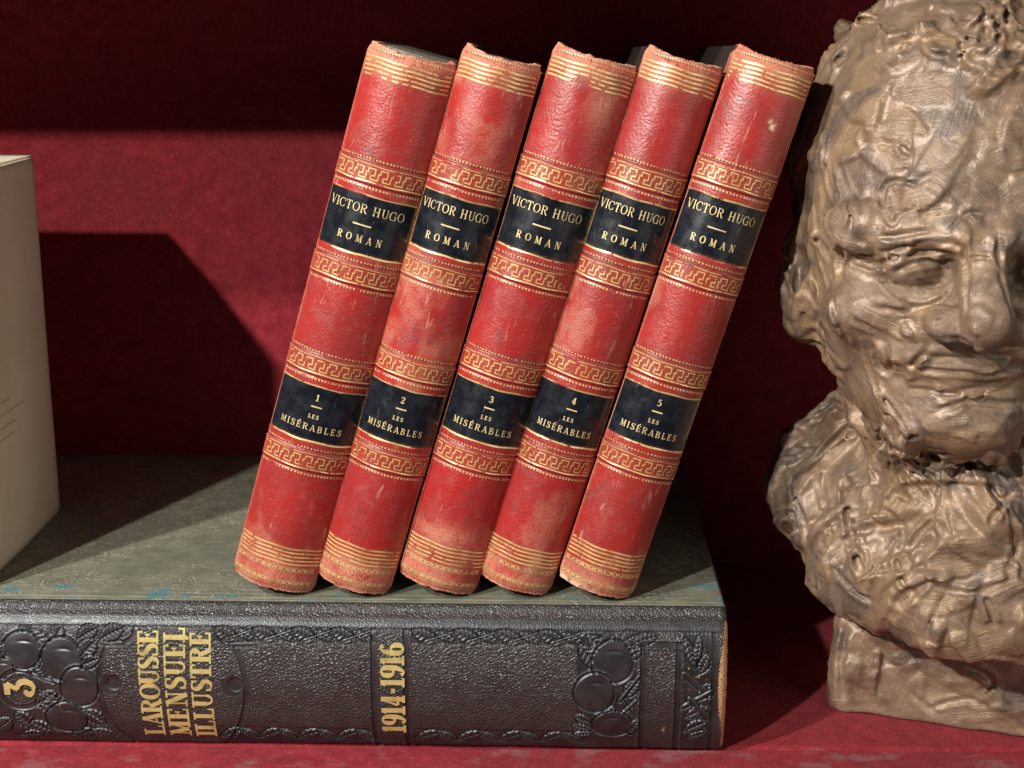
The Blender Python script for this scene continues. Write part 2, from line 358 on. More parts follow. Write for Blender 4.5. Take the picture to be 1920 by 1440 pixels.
    if ch == 'S':
        P = [(0.52, 0.74), (0.50, 0.90), (0.34, 0.965), (0.17, 0.90), (0.13, 0.74), (0.22, 0.60), (0.36, 0.50), (0.50, 0.38), (0.53, 0.22), (0.44, 0.08), (0.28, 0.035), (0.12, 0.12), (0.09, 0.28)]
        Wd = [t, t, t, T*0.7, T*0.9, T, T, T, T*0.9, T*0.7, t, t, t]
        return [smooth_stroke(P, Wd), ln(0.53, 0.70, 0.53, 0.98, t), ln(0.085, 0.02, 0.085, 0.30, t)], 0.64
    if ch == '1': return [ln(0.24, 0, 0.24, 1, T), sf(0.24, 0, T*1.2), ln(0.24, 0.97, 0.06, 0.80, t*1.3)], 0.46
    if ch == '2': return [smooth_stroke([(0.10, 0.74), (0.14, 0.93), (0.30, 0.98), (0.46, 0.90), (0.48, 0.70), (0.36, 0.46), (0.10, 0.08)], [T, t*1.3, t, T*0.8, T, T*0.7, t]), ln(0.08, 0.05, 0.52, 0.05, T*0.7), ln(0.52, 0, 0.54, 0.24, t)], 0.6
    if ch == '3': return [smooth_stroke([(0.10, 0.80), (0.16, 0.94), (0.30, 0.98), (0.44, 0.88), (0.44, 0.66), (0.28, 0.53)], [T, t, t, T*0.8, T*0.8, t]), smooth_stroke([(0.28, 0.53), (0.48, 0.44), (0.50, 0.20), (0.34, 0.03), (0.16, 0.05), (0.08, 0.20)], [t, T*0.8, T, t, t, T])], 0.6
    if ch == '4': return [ln(0.40, 0, 0.40, 1, T), sf(0.40, 0, T), ln(0.40, 1, 0.04, 0.30, t*1.2), ln(0.04, 0.29, 0.58, 0.29, t*1.2)], 0.62
    if ch == '5': return [ln(0.14, 0.97, 0.14, 0.52, t*1.2), ln(0.14, 0.94, 0.48, 0.94, T*0.8), smooth_stroke([(0.14, 0.54), (0.30, 0.62), (0.47, 0.52), (0.50, 0.28), (0.38, 0.05), (0.18, 0.04), (0.08, 0.18)], [t, t, T*0.8, T, t, t, T])], 0.6
    if ch == '6': return [arc(0.32, 0.30, 0.22, 0.30-t/2, 0, 360, T, t, 28), smooth_stroke([(0.10, 0.30), (0.12, 0.65), (0.26, 0.92), (0.40, 0.97), (0.50, 0.86)], [T, T, t*1.4, t, T*0.9])], 0.62
    if ch == '9': return [arc(0.32, 0.70, 0.22, 0.30-t/2, 0, 360, T, t, 28), smooth_stroke([(0.54, 0.70), (0.52, 0.35), (0.38, 0.08), (0.24, 0.03), (0.14, 0.14)], [T, T, t*1.4, t, T*0.9])], 0.62
    if ch == '-': return [ln(0.05, 0.48, 0.32, 0.48, T*0.8)], 0.36
    if ch == 'z': return [ln(0.08, 0.96, 0.46, 0.96, T*0.9), ln(0.46, 0.98, 0.26, 0.58, t*1.6), smooth_stroke([(0.26, 0.60), (0.46, 0.52), (0.52, 0.30), (0.42, 0.06), (0.24, 0.03), (0.10, 0.16), (0.14, 0.30), (0.24, 0.27)], [t, T*0.9, T, T*0.8, t, T*0.9, T*0.8, t])], 0.62
    return [], 0.40
def smooth_stroke(P, Wd, sub=5):
    P = np.array(P); Wd = np.array(Wd); o = []; ow = []
    n = len(P)
    for i in range(n-1):
        p0 = P[max(i-1, 0)]; p1 = P[i]; p2 = P[i+1]; p3 = P[min(i+2, n-1)]
        for k in range(sub):
            t = k/sub
            o.append(0.5*((2*p1)+(-p0+p2)*t+(2*p0-5*p1+4*p2-p3)*t*t+(-p0+3*p1-3*p2+p3)*t**3)); ow.append(Wd[i]*(1-t)+Wd[i+1]*t)
    o.append(P[-1]); ow.append(Wd[-1])
    return ([tuple(q) for q in o], ow)
class Ink:
    """strips of leaf laid on a curved surface: surf(s, z, off) -> 3-D point"""
    def __init__(s, surf, off): s.surf = surf; s.off = off; s.V = []; s.F = []; s.k = 0
    def stroke(s, P, Wd, xf=lambda p: p, ws=1.0, lift=0.0):
        P = np.array([xf(p) for p in P], float); n = len(P)
        d = np.gradient(P, axis=0); d /= np.maximum(np.linalg.norm(d, axis=1, keepdims=True), 1e-9)
        nm = np.stack([-d[:, 1], d[:, 0]], 1); b = len(s.V)
        s.k += 1; off = s.off+lift+0.00012*(s.k % 37)
        for i in range(n):
            w = Wd[i]*ws/2
            for sg in (-1, 1):
                q = P[i]+nm[i]*w*sg; s.V.append(s.surf(q[0], q[1], off))
        for i in range(n-1): s.F.append((b+2*i, b+2*i+2, b+2*i+3, b+2*i+1))
    def dot(s, x, z, r, n=8):
        b = len(s.V); s.k += 1; off = s.off+0.00012*(s.k % 37)
        s.V.append(s.surf(x, z, off+0.006))
        for i in range(n): a = 2*math.pi*i/n; s.V.append(s.surf(x+r*math.cos(a), z+r*math.sin(a), off))
        for i in range(n): s.F.append((b, b+1+i, b+1+(i+1) % n))
    def text(s, txt, cx, z0, cap, width, T, t, rot=False, xs=1.0):
        """centred text with cap height, stretched by tracking to the given width; rot: reading along +z, letter tops towards -s"""
        G = [glyph(c, T, t) for c in txt]; nat = sum(g[1] for g in G)*cap*xs
        gap = (width-nat)/max(len(G)-1, 1); x = -width/2
        for st, adv in G:
            for P, Wd in st:
                if rot: xf = lambda p, x=x: (cx-p[1]*cap, z0+x+p[0]*cap*xs)
                else: xf = lambda p, x=x: (cx+x+p[0]*cap*xs, z0+p[1]*cap)
                s.stroke(P, Wd, xf, cap)
            x += adv*cap*xs+gap
    def make(s, name, mat, parent): return build(name, np.array(s.V), s.F, mat, parent)

# ------------------------------------------------------------------ the black folio lying flat
FX1 = 7.13                     # right end, at the cover
folio = thing('large_book', 'large black leather folio lying flat with gilt LAROUSSE MENSUEL lettering and an embossed spine', 'book', (FX1, 0, 0), rot=(0, 0, R(-1.6)))
FL = 31.5
PROF = np.array([(0.62, 5.075), (0.30, 5.07), (0.02, 5.06), (-0.14, 5.00), (-0.30, 4.86), (-0.42, 4.74), (-0.55, 4.66), (-0.68, 4.50), (-0.80, 4.15), (-0.90, 3.6), (-0.97, 2.9), (-0.96, 2.1), (-0.86, 1.3), (-0.70, 0.7), (-0.52, 0.32), (-0.40, 0.10), (-0.28, 0.02), (-0.05, 0.01)])
def dense(P, n):
    P = np.array(smooth_stroke([tuple(p) for p in P], [1]*len(P), 12)[0]); d = np.concatenate([[0], np.cumsum(np.linalg.norm(np.diff(P, axis=0), axis=1))])
    s = np.linspace(0, d[-1], n); return np.stack([np.interp(s, d, P[:, 0]), np.interp(s, d, P[:, 1])], 1), s
PD, PS = dense(PROF, 330)
PT = np.gradient(PD, PS, axis=0); PN = np.stack([PT[:, 1], -PT[:, 0]], 1)   # outward normal (y,z)
if PN[len(PN)//2, 0] > 0: PN = -PN
def folio_pt(x, v, off):
    y = np.interp(v, PS, PD[:, 0])+np.interp(v, PS, PN[:, 0])*off; z = np.interp(v, PS, PD[:, 1])+np.interp(v, PS, PN[:, 1])*off
    return (x, y, z)
# --- embossed spine of the folio
def folio_spine():
    X = np.concatenate([np.linspace(-FL, -24.8, 80)[:-1], np.linspace(-24.8, 0, 1320)]); V = np.linspace(0.60, PS[-1], 320)
    x, v = np.meshgrid(X, V, indexing='ij')
    h = np.zeros_like(x); g = np.ones_like(x); wear = np.zeros_like(x)
    px = lambda p: (p-1358)/56.0
    wob = 0.03*(fbm2(x*1.3, v*1.3, 3, 3)-0.5)
    def channel(d, w, depth=0.035):
        nonlocal h, g
        m = 1-sstep(w*0.75, w, np.abs(d)); h = h-depth*m; g = g*(1-m)
        h = h+0.014*np.exp(-((np.abs(d)-w*1.12)/0.035)**2)
    def flat(m, up=0.02):
        nonlocal h, g
        h = h*(1-m)+up*m; g = g*(1-m)
    def disc(cx, cv, rx, rv, up=0.016, groove=0.045):
        nonlocal h, g, wear
        r = np.sqrt(((x-cx)/rx)**2+((v-cv)/rv)**2); a = np.arctan2(v-cv, x-cx); r = r*(1+0.02*np.sin(3*a+cx))
        m = 1-sstep(0.96, 1.02, r); h = h*(1-m)+m*(up*np.sqrt(np.clip(1-0.75*r*r, 0, 1))+0.01); g = g*(1-m)
        e = np.exp(-((r-1.06)/0.045)**2); h = h-groove*e; g = g*(1-0.9*np.clip(e*1.5, 0, 1))
        e2 = np.exp(-((r-1.19)/0.06)**2); h = h+0.02*e2; wear = np.maximum(wear, (0.30+0.22*vn2(x*1.1, v*1.1, 31))*e2)
        # a little calyx mark pressed into the fruit
        c = np.exp(-(((x-cx-0.12*rx)/(0.35*rx))**2+((v-cv+0.52*rv-0.25*(x-cx)**2/rx)/(0.07*rv))**2)); h = h-0.03*c
    def leaf(bx, bv, tx, tv, w, up=0.03, nv=6):
        nonlocal h, g, wear
        L = math.hypot(tx-bx, tv-bv); ux, uv = (tx-bx)/L, (tv-bv)/L
        p = ((x-bx)*ux+(v-bv)*uv)/L; q = -(x-bx)*uv+(v-bv)*ux
        q = q+0.10*w*np.sin(p*3.0)
        ed = w*np.clip(np.sin(np.pi*np.clip(p, 0, 1)), 0, 1)**0.75*(1+0.06*np.sin(p*34))
        ins = (p > 0) & (p < 1) & (np.abs(q) < ed)
        m = np.where(ins, sstep(0, 0.06, ed-np.abs(q)), 0.0)
        vein = np.abs(((p*nv-np.abs(q)/w*0.9) % 1)-0.5)
        hh = 1.7*up*(0.5+0.5*np.abs(q)/w)-0.045*(1-sstep(0.02, 0.16, np.abs(q)/w))-0.034*(1-sstep(0.03, 0.20, vein))
        h = h*(1-m)+hh*m; g = g*(1-m)
        out = np.where((p > -0.05) & (p < 1.05), np.exp(-((np.abs(q)-ed-0.02)/0.022)**2), 0); h = h-0.055*out
    def bar(x0, v0, x1, v1, w, up=0.03):
        nonlocal h, g
        L = math.hypot(x1-x0, v1-v0); ux, uv = (x1-x0)/L, (v1-v0)/L
        p = (x-x0)*ux+(v-v0)*uv; q = -(x-x0)*uv+(v-v0)*ux
        d = np.hypot(p-np.clip(p, 0, L), q); m = 1-sstep(w*0.8, w, d)
        h = h*(1-m)+up*m; g = g*(1-m); h = h-0.045*np.exp(-((d-w*1.15)/0.026)**2)
    # frame along the top joint and along the bottom
    g = g*np.where((v > 1.22) & (v < 1.60), 0.22, 1.0)
    h = h+0.018*np.exp(-((v-1.22)/0.06)**2)-0.03*np.exp(-((v-1.62)/0.035)**2)
    h = h-0.035*np.exp(-((v-0.98)/0.10)**2)
    # leaf bands, top and bottom, between the medallion, the date box and the fruit
    for a, b, k in ((px(402), px(695), 4), (px(772), px(1085), 4)):
        m = sstep(a, a+0.08, x)*(1-sstep(b-0.08, b, x))
        mt = m*sstep(1.62, 1.66, v)*(1-sstep(2.02, 2.06, v)); flat(mt, -0.012)
        mb = m*sstep(5.25, 5.32, v); flat(mb, -0.012)
        h = h-0.03*m*(np.exp(-((v-2.06)/0.025)**2)+np.exp(-((v-5.26)/0.03)**2))
        st = (b-a)/k
        for i in range(k):
            x0 = a+st*(i+0.05)
            leaf(x0+st*0.62, 2.02, x0, 1.64, 0.24, 0.014, 6)
            leaf(x0+st*0.55, 1.70, x0+st*1.05, 2.04, 0.16, 0.012, 4); bar(x0+st*0.3, 2.0, x0+st*0.98, 1.68, 0.03, 0.01)
            leaf(x0, 5.75, x0+st*0.7, 5.35, 0.20, 0.014, 5); leaf(x0+st*0.55, 5.35, x0+st*1.05, 5.8, 0.14, 0.012, 4)
    # date box
    for c in (703, 763): channel(np.where(v > 1.6, x-px(c)+wob, 9), 0.11)
    # long cartouche with the title: two bowed channels and hooks at the top
    for c, sg in ((187, 1), (463, -1)):
        bow = px(c)+sg*0.55*((v-3.7)/1.9)**2+wob
        channel(np.where((v > 1.9), x-bow, 9), 0.10, 0.03)
    for c, sg in ((262, -1), (408, 1)):
        r = np.hypot(x-px(c)-sg*0.62, v-1.62); channel(np.where((v > 1.6) & ((x-px(c)-sg*0.62)*sg < 0.1), r-0.56, 9), 0.10, 0.03)
        bar(px(c)+sg*0.55, 2.18, px(c)+sg*1.2, 2.17, 0.08, -0.02)
    for c, sg in ((208, 1), (438, 1)):
        r = np.hypot(x-px(c), v-3.62); m = 1-sstep(0.36, 0.40, r); g = g*(1-m); h = h*(1-m)+m*(-0.03+0.035*sstep(0.2, 0.3, np.hypot(x-px(c)-0.1*sg, v-3.56))-0.0)
        wear = np.maximum(wear, 0.34*np.exp(-((r-0.36)/0.06)**2)*(x > px(c)-0.1))
    # left relief: fruit, leaves, numbered medallion
    m = (1-sstep(px(190), px(196), x))*sstep(1.62, 1.7, v); g = g*(1-0.75*m)
    for a in ((px(66), 2.15, px(40), 1.66, 0.26), (px(60), 1.75, px(96), 2.55, 0.30), (px(108), 2.0, px(120), 1.62, 0.24), (px(150), 2.05, px(188), 1.66, 0.26), (px(150), 2.75, px(186), 2.05, 0.30),
              (px(152), 3.0, px(190), 2.7, 0.22), (px(192), 2.05, px(236), 1.66, 0.28), (px(92), 3.35, px(66), 2.85, 0.2), (px(62), 4.5, px(104), 3.9, 0.26), (px(70), 4.35, px(110), 4.75, 0.26),
              (px(52), 5.4, px(22), 4.7, 0.3), (px(88), 5.6, px(46), 5.1, 0.26), (px(150), 4.6, px(190), 5.2, 0.28), (px(120), 5.75, px(170), 5.5, 0.24), (px(20), 5.8, px(70), 5.7, 0.2), (px(-20), 3.0, px(8), 2.2, 0.3),
              (px(158), 5.5, px(205), 5.75, 0.2), (px(10), 5.0, px(-25), 5.5, 0.3)): leaf(*a)
    for a in ((px(98), 3.55, px(62), 3.3, 0.05), (px(88), 4.5, px(110), 4.1, 0.06), (px(70), 3.9, px(100), 4.2, 0.05)): bar(*a)
    disc(px(44), 2.45, 0.62, 0.62); disc(px(118), 2.75, 0.66, 0.72); disc(px(148), 3.75, 0.60, 0.68); disc(px(118), 4.95, 0.66, 0.60); disc(px(6), 3.1, 0.36, 0.36)
    r = np.hypot(x-px(36), v-3.85); m = 1-sstep(0.60, 0.64, r); h = h*(1-m)-0.02*m; g = np.where(r < 0.6, 0.7, g); channel(r-0.70, 0.10, 0.03)
    wear = np.maximum(wear, 0.50*np.exp(-((np.hypot(x-px(138), v-4.40)-0.55)/0.09)**2)*(np.abs(x-px(138)) < 0.9)*(v < 4.75)*(v > 4.2))
    wear = np.maximum(wear, 0.40*np.exp(-(((x-px(32))/0.35)**2+((v-4.28)/0.12)**2)))
    wear = np.maximum(wear, 0.36*np.exp(-(((x-px(205))/0.4)**2+((v-4.5)/0.45)**2))); wear = np.maximum(wear, 0.36*np.exp(-(((x-px(15))/0.3)**2+((v-1.9)/0.5)**2)))
    # right relief: fruit, leaves, framed panel
    xr0, xr1 = px(1078), px(1192)
    m = sstep(xr0, xr0+0.1, x)*(1-sstep(xr1-0.05, xr1, x))*sstep(1.62, 1.7, v); g = g*(1-m)
    for a in ((px(1100), 1.75, px(1140), 2.35, 0.26), (px(1085), 2.05, px(1120), 2.9, 0.30), (px(1150), 1.66, px(1120), 2.1, 0.22), (px(1160), 2.0, px(1195), 1.66, 0.25), (px(1182), 2.0, px(1230), 1.72, 0.20), (px(1175), 2.5, px(1200), 2.2, 0.18),
              (px(1170), 3.9, px(1195), 3.2, 0.22), (px(1108), 4.9, px(1078), 4.55, 0.2), (px(1110), 5.15, px(1072), 4.95, 0.15), (px(1112), 5.3, px(1074), 5.4, 0.15), (px(1150), 4.2, px(1130), 4.6, 0.2), (px(1180), 5.4, px(1195), 4.7, 0.18)): leaf(*a)
    for a in ((px(1160), 4.0, px(1195), 3.1, 0.06), (px(1172), 3.95, px(1194), 4.6, 0.06), (px(1165), 4.5, px(1190), 4.0, 0.06)): bar(*a)
    disc(px(1146), 2.62, 0.64, 0.70); disc(px(1113), 3.72, 0.64, 0.68); disc(px(1147), 4.92, 0.62, 0.50)
    fx0, fx1 = px(1197), px(1270)
    for c in (px(1203), px(1268)): channel(np.where((v > 1.95), x-c, 9), 0.11)
    channel(np.where((x > fx0-0.05) & (x < fx1+0.1), v-2.02, 9), 0.11)
    wear = np.maximum(wear, 0.62*np.exp(-(((x-px(1243))/0.12)**2+((v-5.15)/0.30)**2))); wear = np.maximum(wear, 0.50*np.exp(-(((x-px(1182))/0.14)**2+((v-2.25)/0.12)**2))); wear = np.maximum(wear, 0.4*np.exp(-(((x-px(1145))/0.1)**2+((v-1.9)/0.1)**2)))
    xb0 = px(1276); m = sstep(xb0, xb0+0.08, x)*(1-sstep(px(1338), px(1342), x))*sstep(1.62, 1.7, v); g = g*(1-m)
    for a in ((px(1280), 1.8, px(1298), 2.8, 0.18), (px(1306), 1.7, px(1300), 2.6, 0.14), (px(1322), 2.3, px(1304), 3.0, 0.18), (px(1284), 4.6, px(1326), 4.2, 0.2), (px(1282), 5.2, px(1326), 4.75, 0.22), (px(1290), 5.5, px(1328), 5.2, 0.16), (px(1312), 3.9, px(1326), 3.3, 0.2)): leaf(*a)
    for a in ((px(1280), 3.0, px(1326), 3.75, 0.10), (px(1278), 4.2, px(1330), 3.6, 0.08), (px(1290), 3.9, px(1325), 4.6, 0.09)): bar(*a)
    channel(np.where(v > 1.6, x-px(1333), 9), 0.09)
    for cx, cv, sx, sv, a in ((1286, 2.8, .1, .1, .6), (1303, 3.1, .25, .1, .55), (1290, 3.55, .2, .12, .5), (1320, 3.15, .12, .2, .5), (1300, 4.55, .25, .1, .5), (1322, 4.2, .12, .1, .6)):
        wear = np.maximum(wear, a*np.exp(-(((x-px(cx))/sx)**2+((v-cv)/sv)**2)))
    # worn head of the spine
    ew = sstep(-0.50, -0.12, x)*(0.45+0.5*np.exp(-((v-3.4)/1.2)**2))+0.35*sstep(-0.16, 0.0, x)
    ew = np.maximum(ew, 0.55*np.exp(-(((x+0.55)/0.40)**2+((v-1.22)/0.09)**2)))
    wear = np.maximum(wear, ew*sstep(0.8, 1.3, v))
    wear = np.maximum(wear, 0.36*sstep(5.6, 5.75, v)*(1-sstep(5.95, 6.1, v))*sstep(0.55, 0.8, vn2(x*2.5, v*3, 4))); wear = np.maximum(wear, 0.22*np.exp(-((v-1.24)/0.05)**2)*vn2(x*1.2, v, 9))
    h = h+0.05*(fbm2(x*0.5, v*0.5, 11, 3)-0.5)
    h = h*sstep(0.62, 0.8, v)
    # roll the leather over at both ends
    E = sstep(-0.28, 0, x)+sstep(-FL+0.28, -FL, x); h = h*(1-E)-0.16*(1-np.sqrt(np.clip(1-E**2, 0, 1)))
    yy = np.interp(v, PS, PD[:, 0])+np.interp(v, PS, PN[:, 0])*h; zz = np.interp(v, PS, PD[:, 1])+np.interp(v, PS, PN[:, 1])*h
    zz = np.maximum(zz, 0.0)
    P = np.stack([x+0.02*(vn2(v*6, x*0+1, 5)-0.5)*sstep(-0.1, 0, x), yy, zz], -1)
    # tuck the ends in
    def ring(i, dx, off):
        yq = np.interp(V, PS, PD[:, 0])+np.interp(V, PS, PN[:, 0])*off; zq = np.maximum(np.interp(V, PS, PD[:, 1])+np.interp(V, PS, PN[:, 1])*off, 0.0)
        return np.stack([np.full(len(V), X[i]+dx), yq, zq], -1)[None]
    P = np.concatenate([P, ring(-1, 0.0, -0.26), ring(-1, -0.25, -0.30)]); ext = lambda q, a: np.concatenate([q, a*np.ones((2, len(V)))])
    build('spine', P.reshape(-1, 3), grid_faces(len(X)+2, len(V)), BLACK, folio, {'grain': ext(g, 0.0).ravel(), 'wear': ext(wear, 0.8).ravel()})
folio_spine()
def folio_ink(name, *rows):
    ink = Ink(lambda s, z, off: folio_pt(s, -z, off), 0.022)
    for r in rows: ink.text(*r[:7], rot=True, xs=r[7])
    ink.make(name, GOLDB, folio)
folio_ink('title_lettering', ('LAROUSSE', -18.87, -3.66, 0.70, 3.95, 0.23, 0.085, 1.0), ('MENSUEL', -17.98, -3.62, 0.72, 4.05, 0.23, 0.085, 1.0), ('ILLUSTRÉ', -17.12, -3.70, 0.70, 3.95, 0.23, 0.085, 1.0))
folio_ink('date_lettering', ('1914-1916', -10.68, -3.72, 0.80, 3.30, 0.22, 0.09, 0.78))
folio_ink('volume_numeral', ('z', -23.12, -3.82, 0.96, 0.60, 0.24, 0.11, 1.15))
# cover boards and pages
def folio_cover():
    X = np.linspace(-FL, 0.0, 640); Y = np.concatenate([[0.03], np.linspace(0.06, 5, 220), np.linspace(5.05, 17.2, 160)])
    x, y = np.meshgrid(X, Y, indexing='ij')
    z = 5.085+0.012*(fbm2(x*0.4, y*0.4, 21, 3)-0.5)-0.015*np.exp(-((y-0.20)/0.05)**2)-0.015*np.exp(-((y-0.62)/0.04)**2)
    z = z-0.10*sstep(-0.10, 0.0, x)**2-0.03*sstep(0.10, 0.03, y)
    rule = np.maximum(np.exp(-((y-0.30)/0.05)**2), np.maximum(0.9*np.exp(-((y-0.62)/0.045)**2)*(x > -20.2), 0.5*np.exp(-((y-1.0)/0.04)**2)*(x < -14)))*vn2(x*1.5, y, 5)
    blue = np.zeros_like(x)
    for bx, by, sx, sy, a in ((-22.6, 1.1, 0.55, 0.22, 1), (-19.2, 0.45, 0.55, 0.40, 1), (-19.0, 0.85, 0.35, 0.2, .9), (-18.2, 0.35, 0.3, 0.25, .8), (-17.0, 0.30, 0.5, 0.25, .7), (-16.6, 0.38, 0.35, 0.25, .8), (-22.0, 0.15, 0.35, 0.12, .9), (-14.0, 0.12, 0.35, 0.12, 1),
                              (-13.0, 0.55, 0.3, 0.25, .8), (-11.9, 0.5, 0.3, 0.2, .7), (-8.9, 0.35, 0.3, 0.2, .6), (-24.3, 0.8, 0.4, 0.3, 1), (-5.0, 0.45, 0.6, 0.2, .7), (-0.45, 1.75, 0.85, 0.22, 1), (-0.12, 0.35, 0.28, 0.18, 1), (-0.05, 2.4, 0.1, 0.4, .8)):
        blue = np.maximum(blue, a*np.exp(-(((x-bx)/sx)**2+((y-by)/sy)**2)))
    P = np.stack([x+0.03*(vn2(y*5, x*0+2, 3)-0.5)*sstep(-0.1, 0, x), y, z], -1)
    # turned-in edge at the right
    P = np.concatenate([P, np.stack([x[-1:]+0.02, y[-1:], z[-1:]-0.12], -1), np.stack([x[-1:], y[-1:], z[-1:]-0.33], -1)])
    e2 = lambda q: np.concatenate([q, q[-1:], q[-1:]]).ravel()
    build('cover', P.reshape(-1, 3), grid_faces(len(X)+2, len(Y)), GREEN, folio, {'rule': e2(rule), 'blue': e2(blue)})
folio_cover()
u = MB(); u.box(-FL+0.02, -0.02, 0.1, 17.15, 4.74, 5.05); u.make('cover_board', BOARDM, folio, bevel=0.03)
u = MB(); u.box(-FL, 0.0, 0.1, 17.2, 0.0, 0.30); u.make('back_cover', GREEN, folio, bevel=0.04)
u = MB(); u.box(-FL+0.35, -0.35, -0.15, 16.8, 0.302, 4.735); u.make('page_block', PAGESB, folio)

# ------------------------------------------------------------------ the five red volumes
BH = 18.35; BD = 12.2
BANDS = (14.31, 11.085, 7.885, 4.687); LAB = ((11.76, 13.60), (5.38, 7.19))
def red_book(k, brx, byy, w, lean, num, label):
    th = R(lean); a = w/2; b = 0.74
    Rr = (a*a+b*b)/(2*b); PH = math.asin(a/Rr); L = 2*Rr*PH
    base = thing('red_book', label, 'book', (brx-math.cos(th)*a, byy, 5.10+math.sin(th)*a), 'red leather volumes leaning in a row on the large book', (R(-0.8), th, R(-1.6)))
    rg = np.random.default_rng(100+k); sd = 30+k*11
    def radial(z):
        r = np.zeros_like(z)
        for c in BANDS:
            d = np.abs(z-c); r = r+0.018*(1-sstep(0.30, 0.36, d))-0.016*np.exp(-((d-0.385)/0.03)**2)+0.012*np.exp(-((d-0.30)/0.03)**2)
        r = r-0.012*(sstep(LAB[0][0]-0.02, LAB[0][0], z)*(1-sstep(LAB[0][1], LAB[0][1]+0.02, z))+sstep(LAB[1][0]-0.02, LAB[1][0], z)*(1-sstep(LAB[1][1], LAB[1][1]+0.02, z)))
        return r-0.10*sstep(17.9, BH, z)**2-0.10*sstep(0.45, 0.0, z)**2
    def surf(s, z, off=0.0):
        f = np.asarray(s)/L*2*PH; r = Rr+radial(np.asarray(z, float))+off
        return (r*np.sin(f), -(r*np.cos(f)-Rr*math.cos(PH)), z)
    # spine
    sA = np.linspace(-L/2, L/2, 90); Z = np.unique(np.concatenate([np.linspace(0, BH, 420), np.linspace(0, 1, 60), np.linspace(17.4, BH, 60)]+[np.linspace(c-0.5, c+0.5, 50) for c in BANDS]))
    s, z = np.meshgrid(sA, Z, indexing='ij'); X, Y, _ = surf(s, z)
    lump = 0.035*(fbm2(s*0.8, z*0.35, sd, 3)-0.5); X = X+lump*np.sin(s/L*2*PH); Y = Y-lump*np.cos(s/L*2*PH)
    u_ = s/(L/2)
    jag = 0.16*(fbm2(s*3.0, s*0+k, sd+2, 4)-0.5)+0.05*(vn2(s*14, s*0+k, sd+4)-0.5)
    zt = z+0.55*jag*sstep(17.6, BH, z)+(0.13*u_**2-0.24)*sstep(17.3, BH, z)+0.5*jag*sstep(0.6, 0, z)
    if k == 4: zt = zt-0.10*np.clip(fbm2(s*4, s*0, 5, 3)-0.45, 0, 1)*sstep(0.4, 0, z)*(u_ < 0.4)
    wear = 0.85*sstep(16.9, 18.2, z+0.8*(fbm2(s*1.2, z*0.8, sd+5, 3)-0.5)*2)+0.80*sstep(1.5, 0.15, z+1.1*(fbm2(s*1.0, z*0.8, sd+6, 3)-0.5)*2)
    wear = wear+0.55*np.exp(-((np.abs(u_)-1.0)/0.05)**2)+0.35*sstep(0.60, 0.75, fbm2(s*0.7, z*0.45, sd+7, 4))
    for c in BANDS: wear = wear+0.25*np.exp(-((np.abs(z-c)-0.30)/0.04)**2)*vn2(s*2, z, sd)
    if k == 2: wear = np.maximum(wear, 0.95*np.exp(-(((u_-0.45)/0.30)**2+((z-16.9)/0.75)**2)))
    if k == 2: wear = np.maximum(wear, 0.80*np.exp(-(((u_+0.1)/0.7)**2+((z-1.9)/0.45)**2)))
    bare = np.zeros_like(z)
    if k == 4:
        bare = np.exp(-(((u_-0.30)/0.09)**4+((z-16.2+0.5*(u_-0.3))/0.13)**4))*sstep(0.35, 0.5, fbm2(s*6, z*6, 3, 3))
        bare = np.maximum(bare, sstep(0.34, 0.10, z)*sstep(0.35, -0.6, u_)*sstep(0.3, 0.45, fbm2(s*3, z*3, 8, 3)))
    else:
        bare = 0.45*sstep(0.10, 0.0, z)*sstep(0.4, 0.6, fbm2(s*4, z*4, sd, 3))+0.6*sstep(BH-0.06, BH, z)*sstep(0.35, 0.6, fbm2(s*5, z*5, sd+1, 3))
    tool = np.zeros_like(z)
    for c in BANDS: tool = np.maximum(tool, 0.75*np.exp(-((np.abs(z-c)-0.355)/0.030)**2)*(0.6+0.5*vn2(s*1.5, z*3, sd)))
    band = np.zeros_like(z)
    for c in BANDS: band = np.maximum(band, 1-sstep(0.25, 0.28, np.abs(z-c)))
    for q0, q1 in ((17.2, 17.85), (1.0, 1.63)): band = np.maximum(band, sstep(q0-0.03, q0+0.02, z)*(1-sstep(q1-0.02, q1+0.03, z)))
    fl = lambda q: np.concatenate([q[:1], q[:1], q, q[-1:], q[-1:]])
    P = np.stack([X, Y, zt], -1)
    side = lambda i, dy, dx: np.stack([P[i, :, 0]-np.sign(P[i, :, 0])*dx, np.full(len(Z), dy), P[i, :, 2]], -1)[None]
    P2 = np.concatenate([side(0, 1.6, 0.10), side(0, 0.35, 0.05), P, side(-1, 0.35, 0.05), side(-1, 1.6, 0.10)])
    # fold the leather over head and tail
    def cap(zi, dz): 
        C = P2[:, zi, :].copy(); q = np.clip(np.arange(len(C))/(len(C)-1)*2-1, -1, 1)
        C[:, 0] *= 0.86; C[:, 1] = C[:, 1]+0.20*(1-np.abs(q)**4)+0.02; C[:, 2] += dz; return C[:, None]
    P3 = np.concatenate([cap(0, 0.10), cap(0, 0.0), P2, cap(-1, 0.0), cap(-1, -0.55)], 1)
    zc = lambda q: np.concatenate([q[:, :1], q[:, :1], q, q[:, -1:], q[:, -1:]], 1)
    av = lambda q: zc(fl(q)).ravel()
    # frayed fibres at head and tail
    FV = []; FF = []
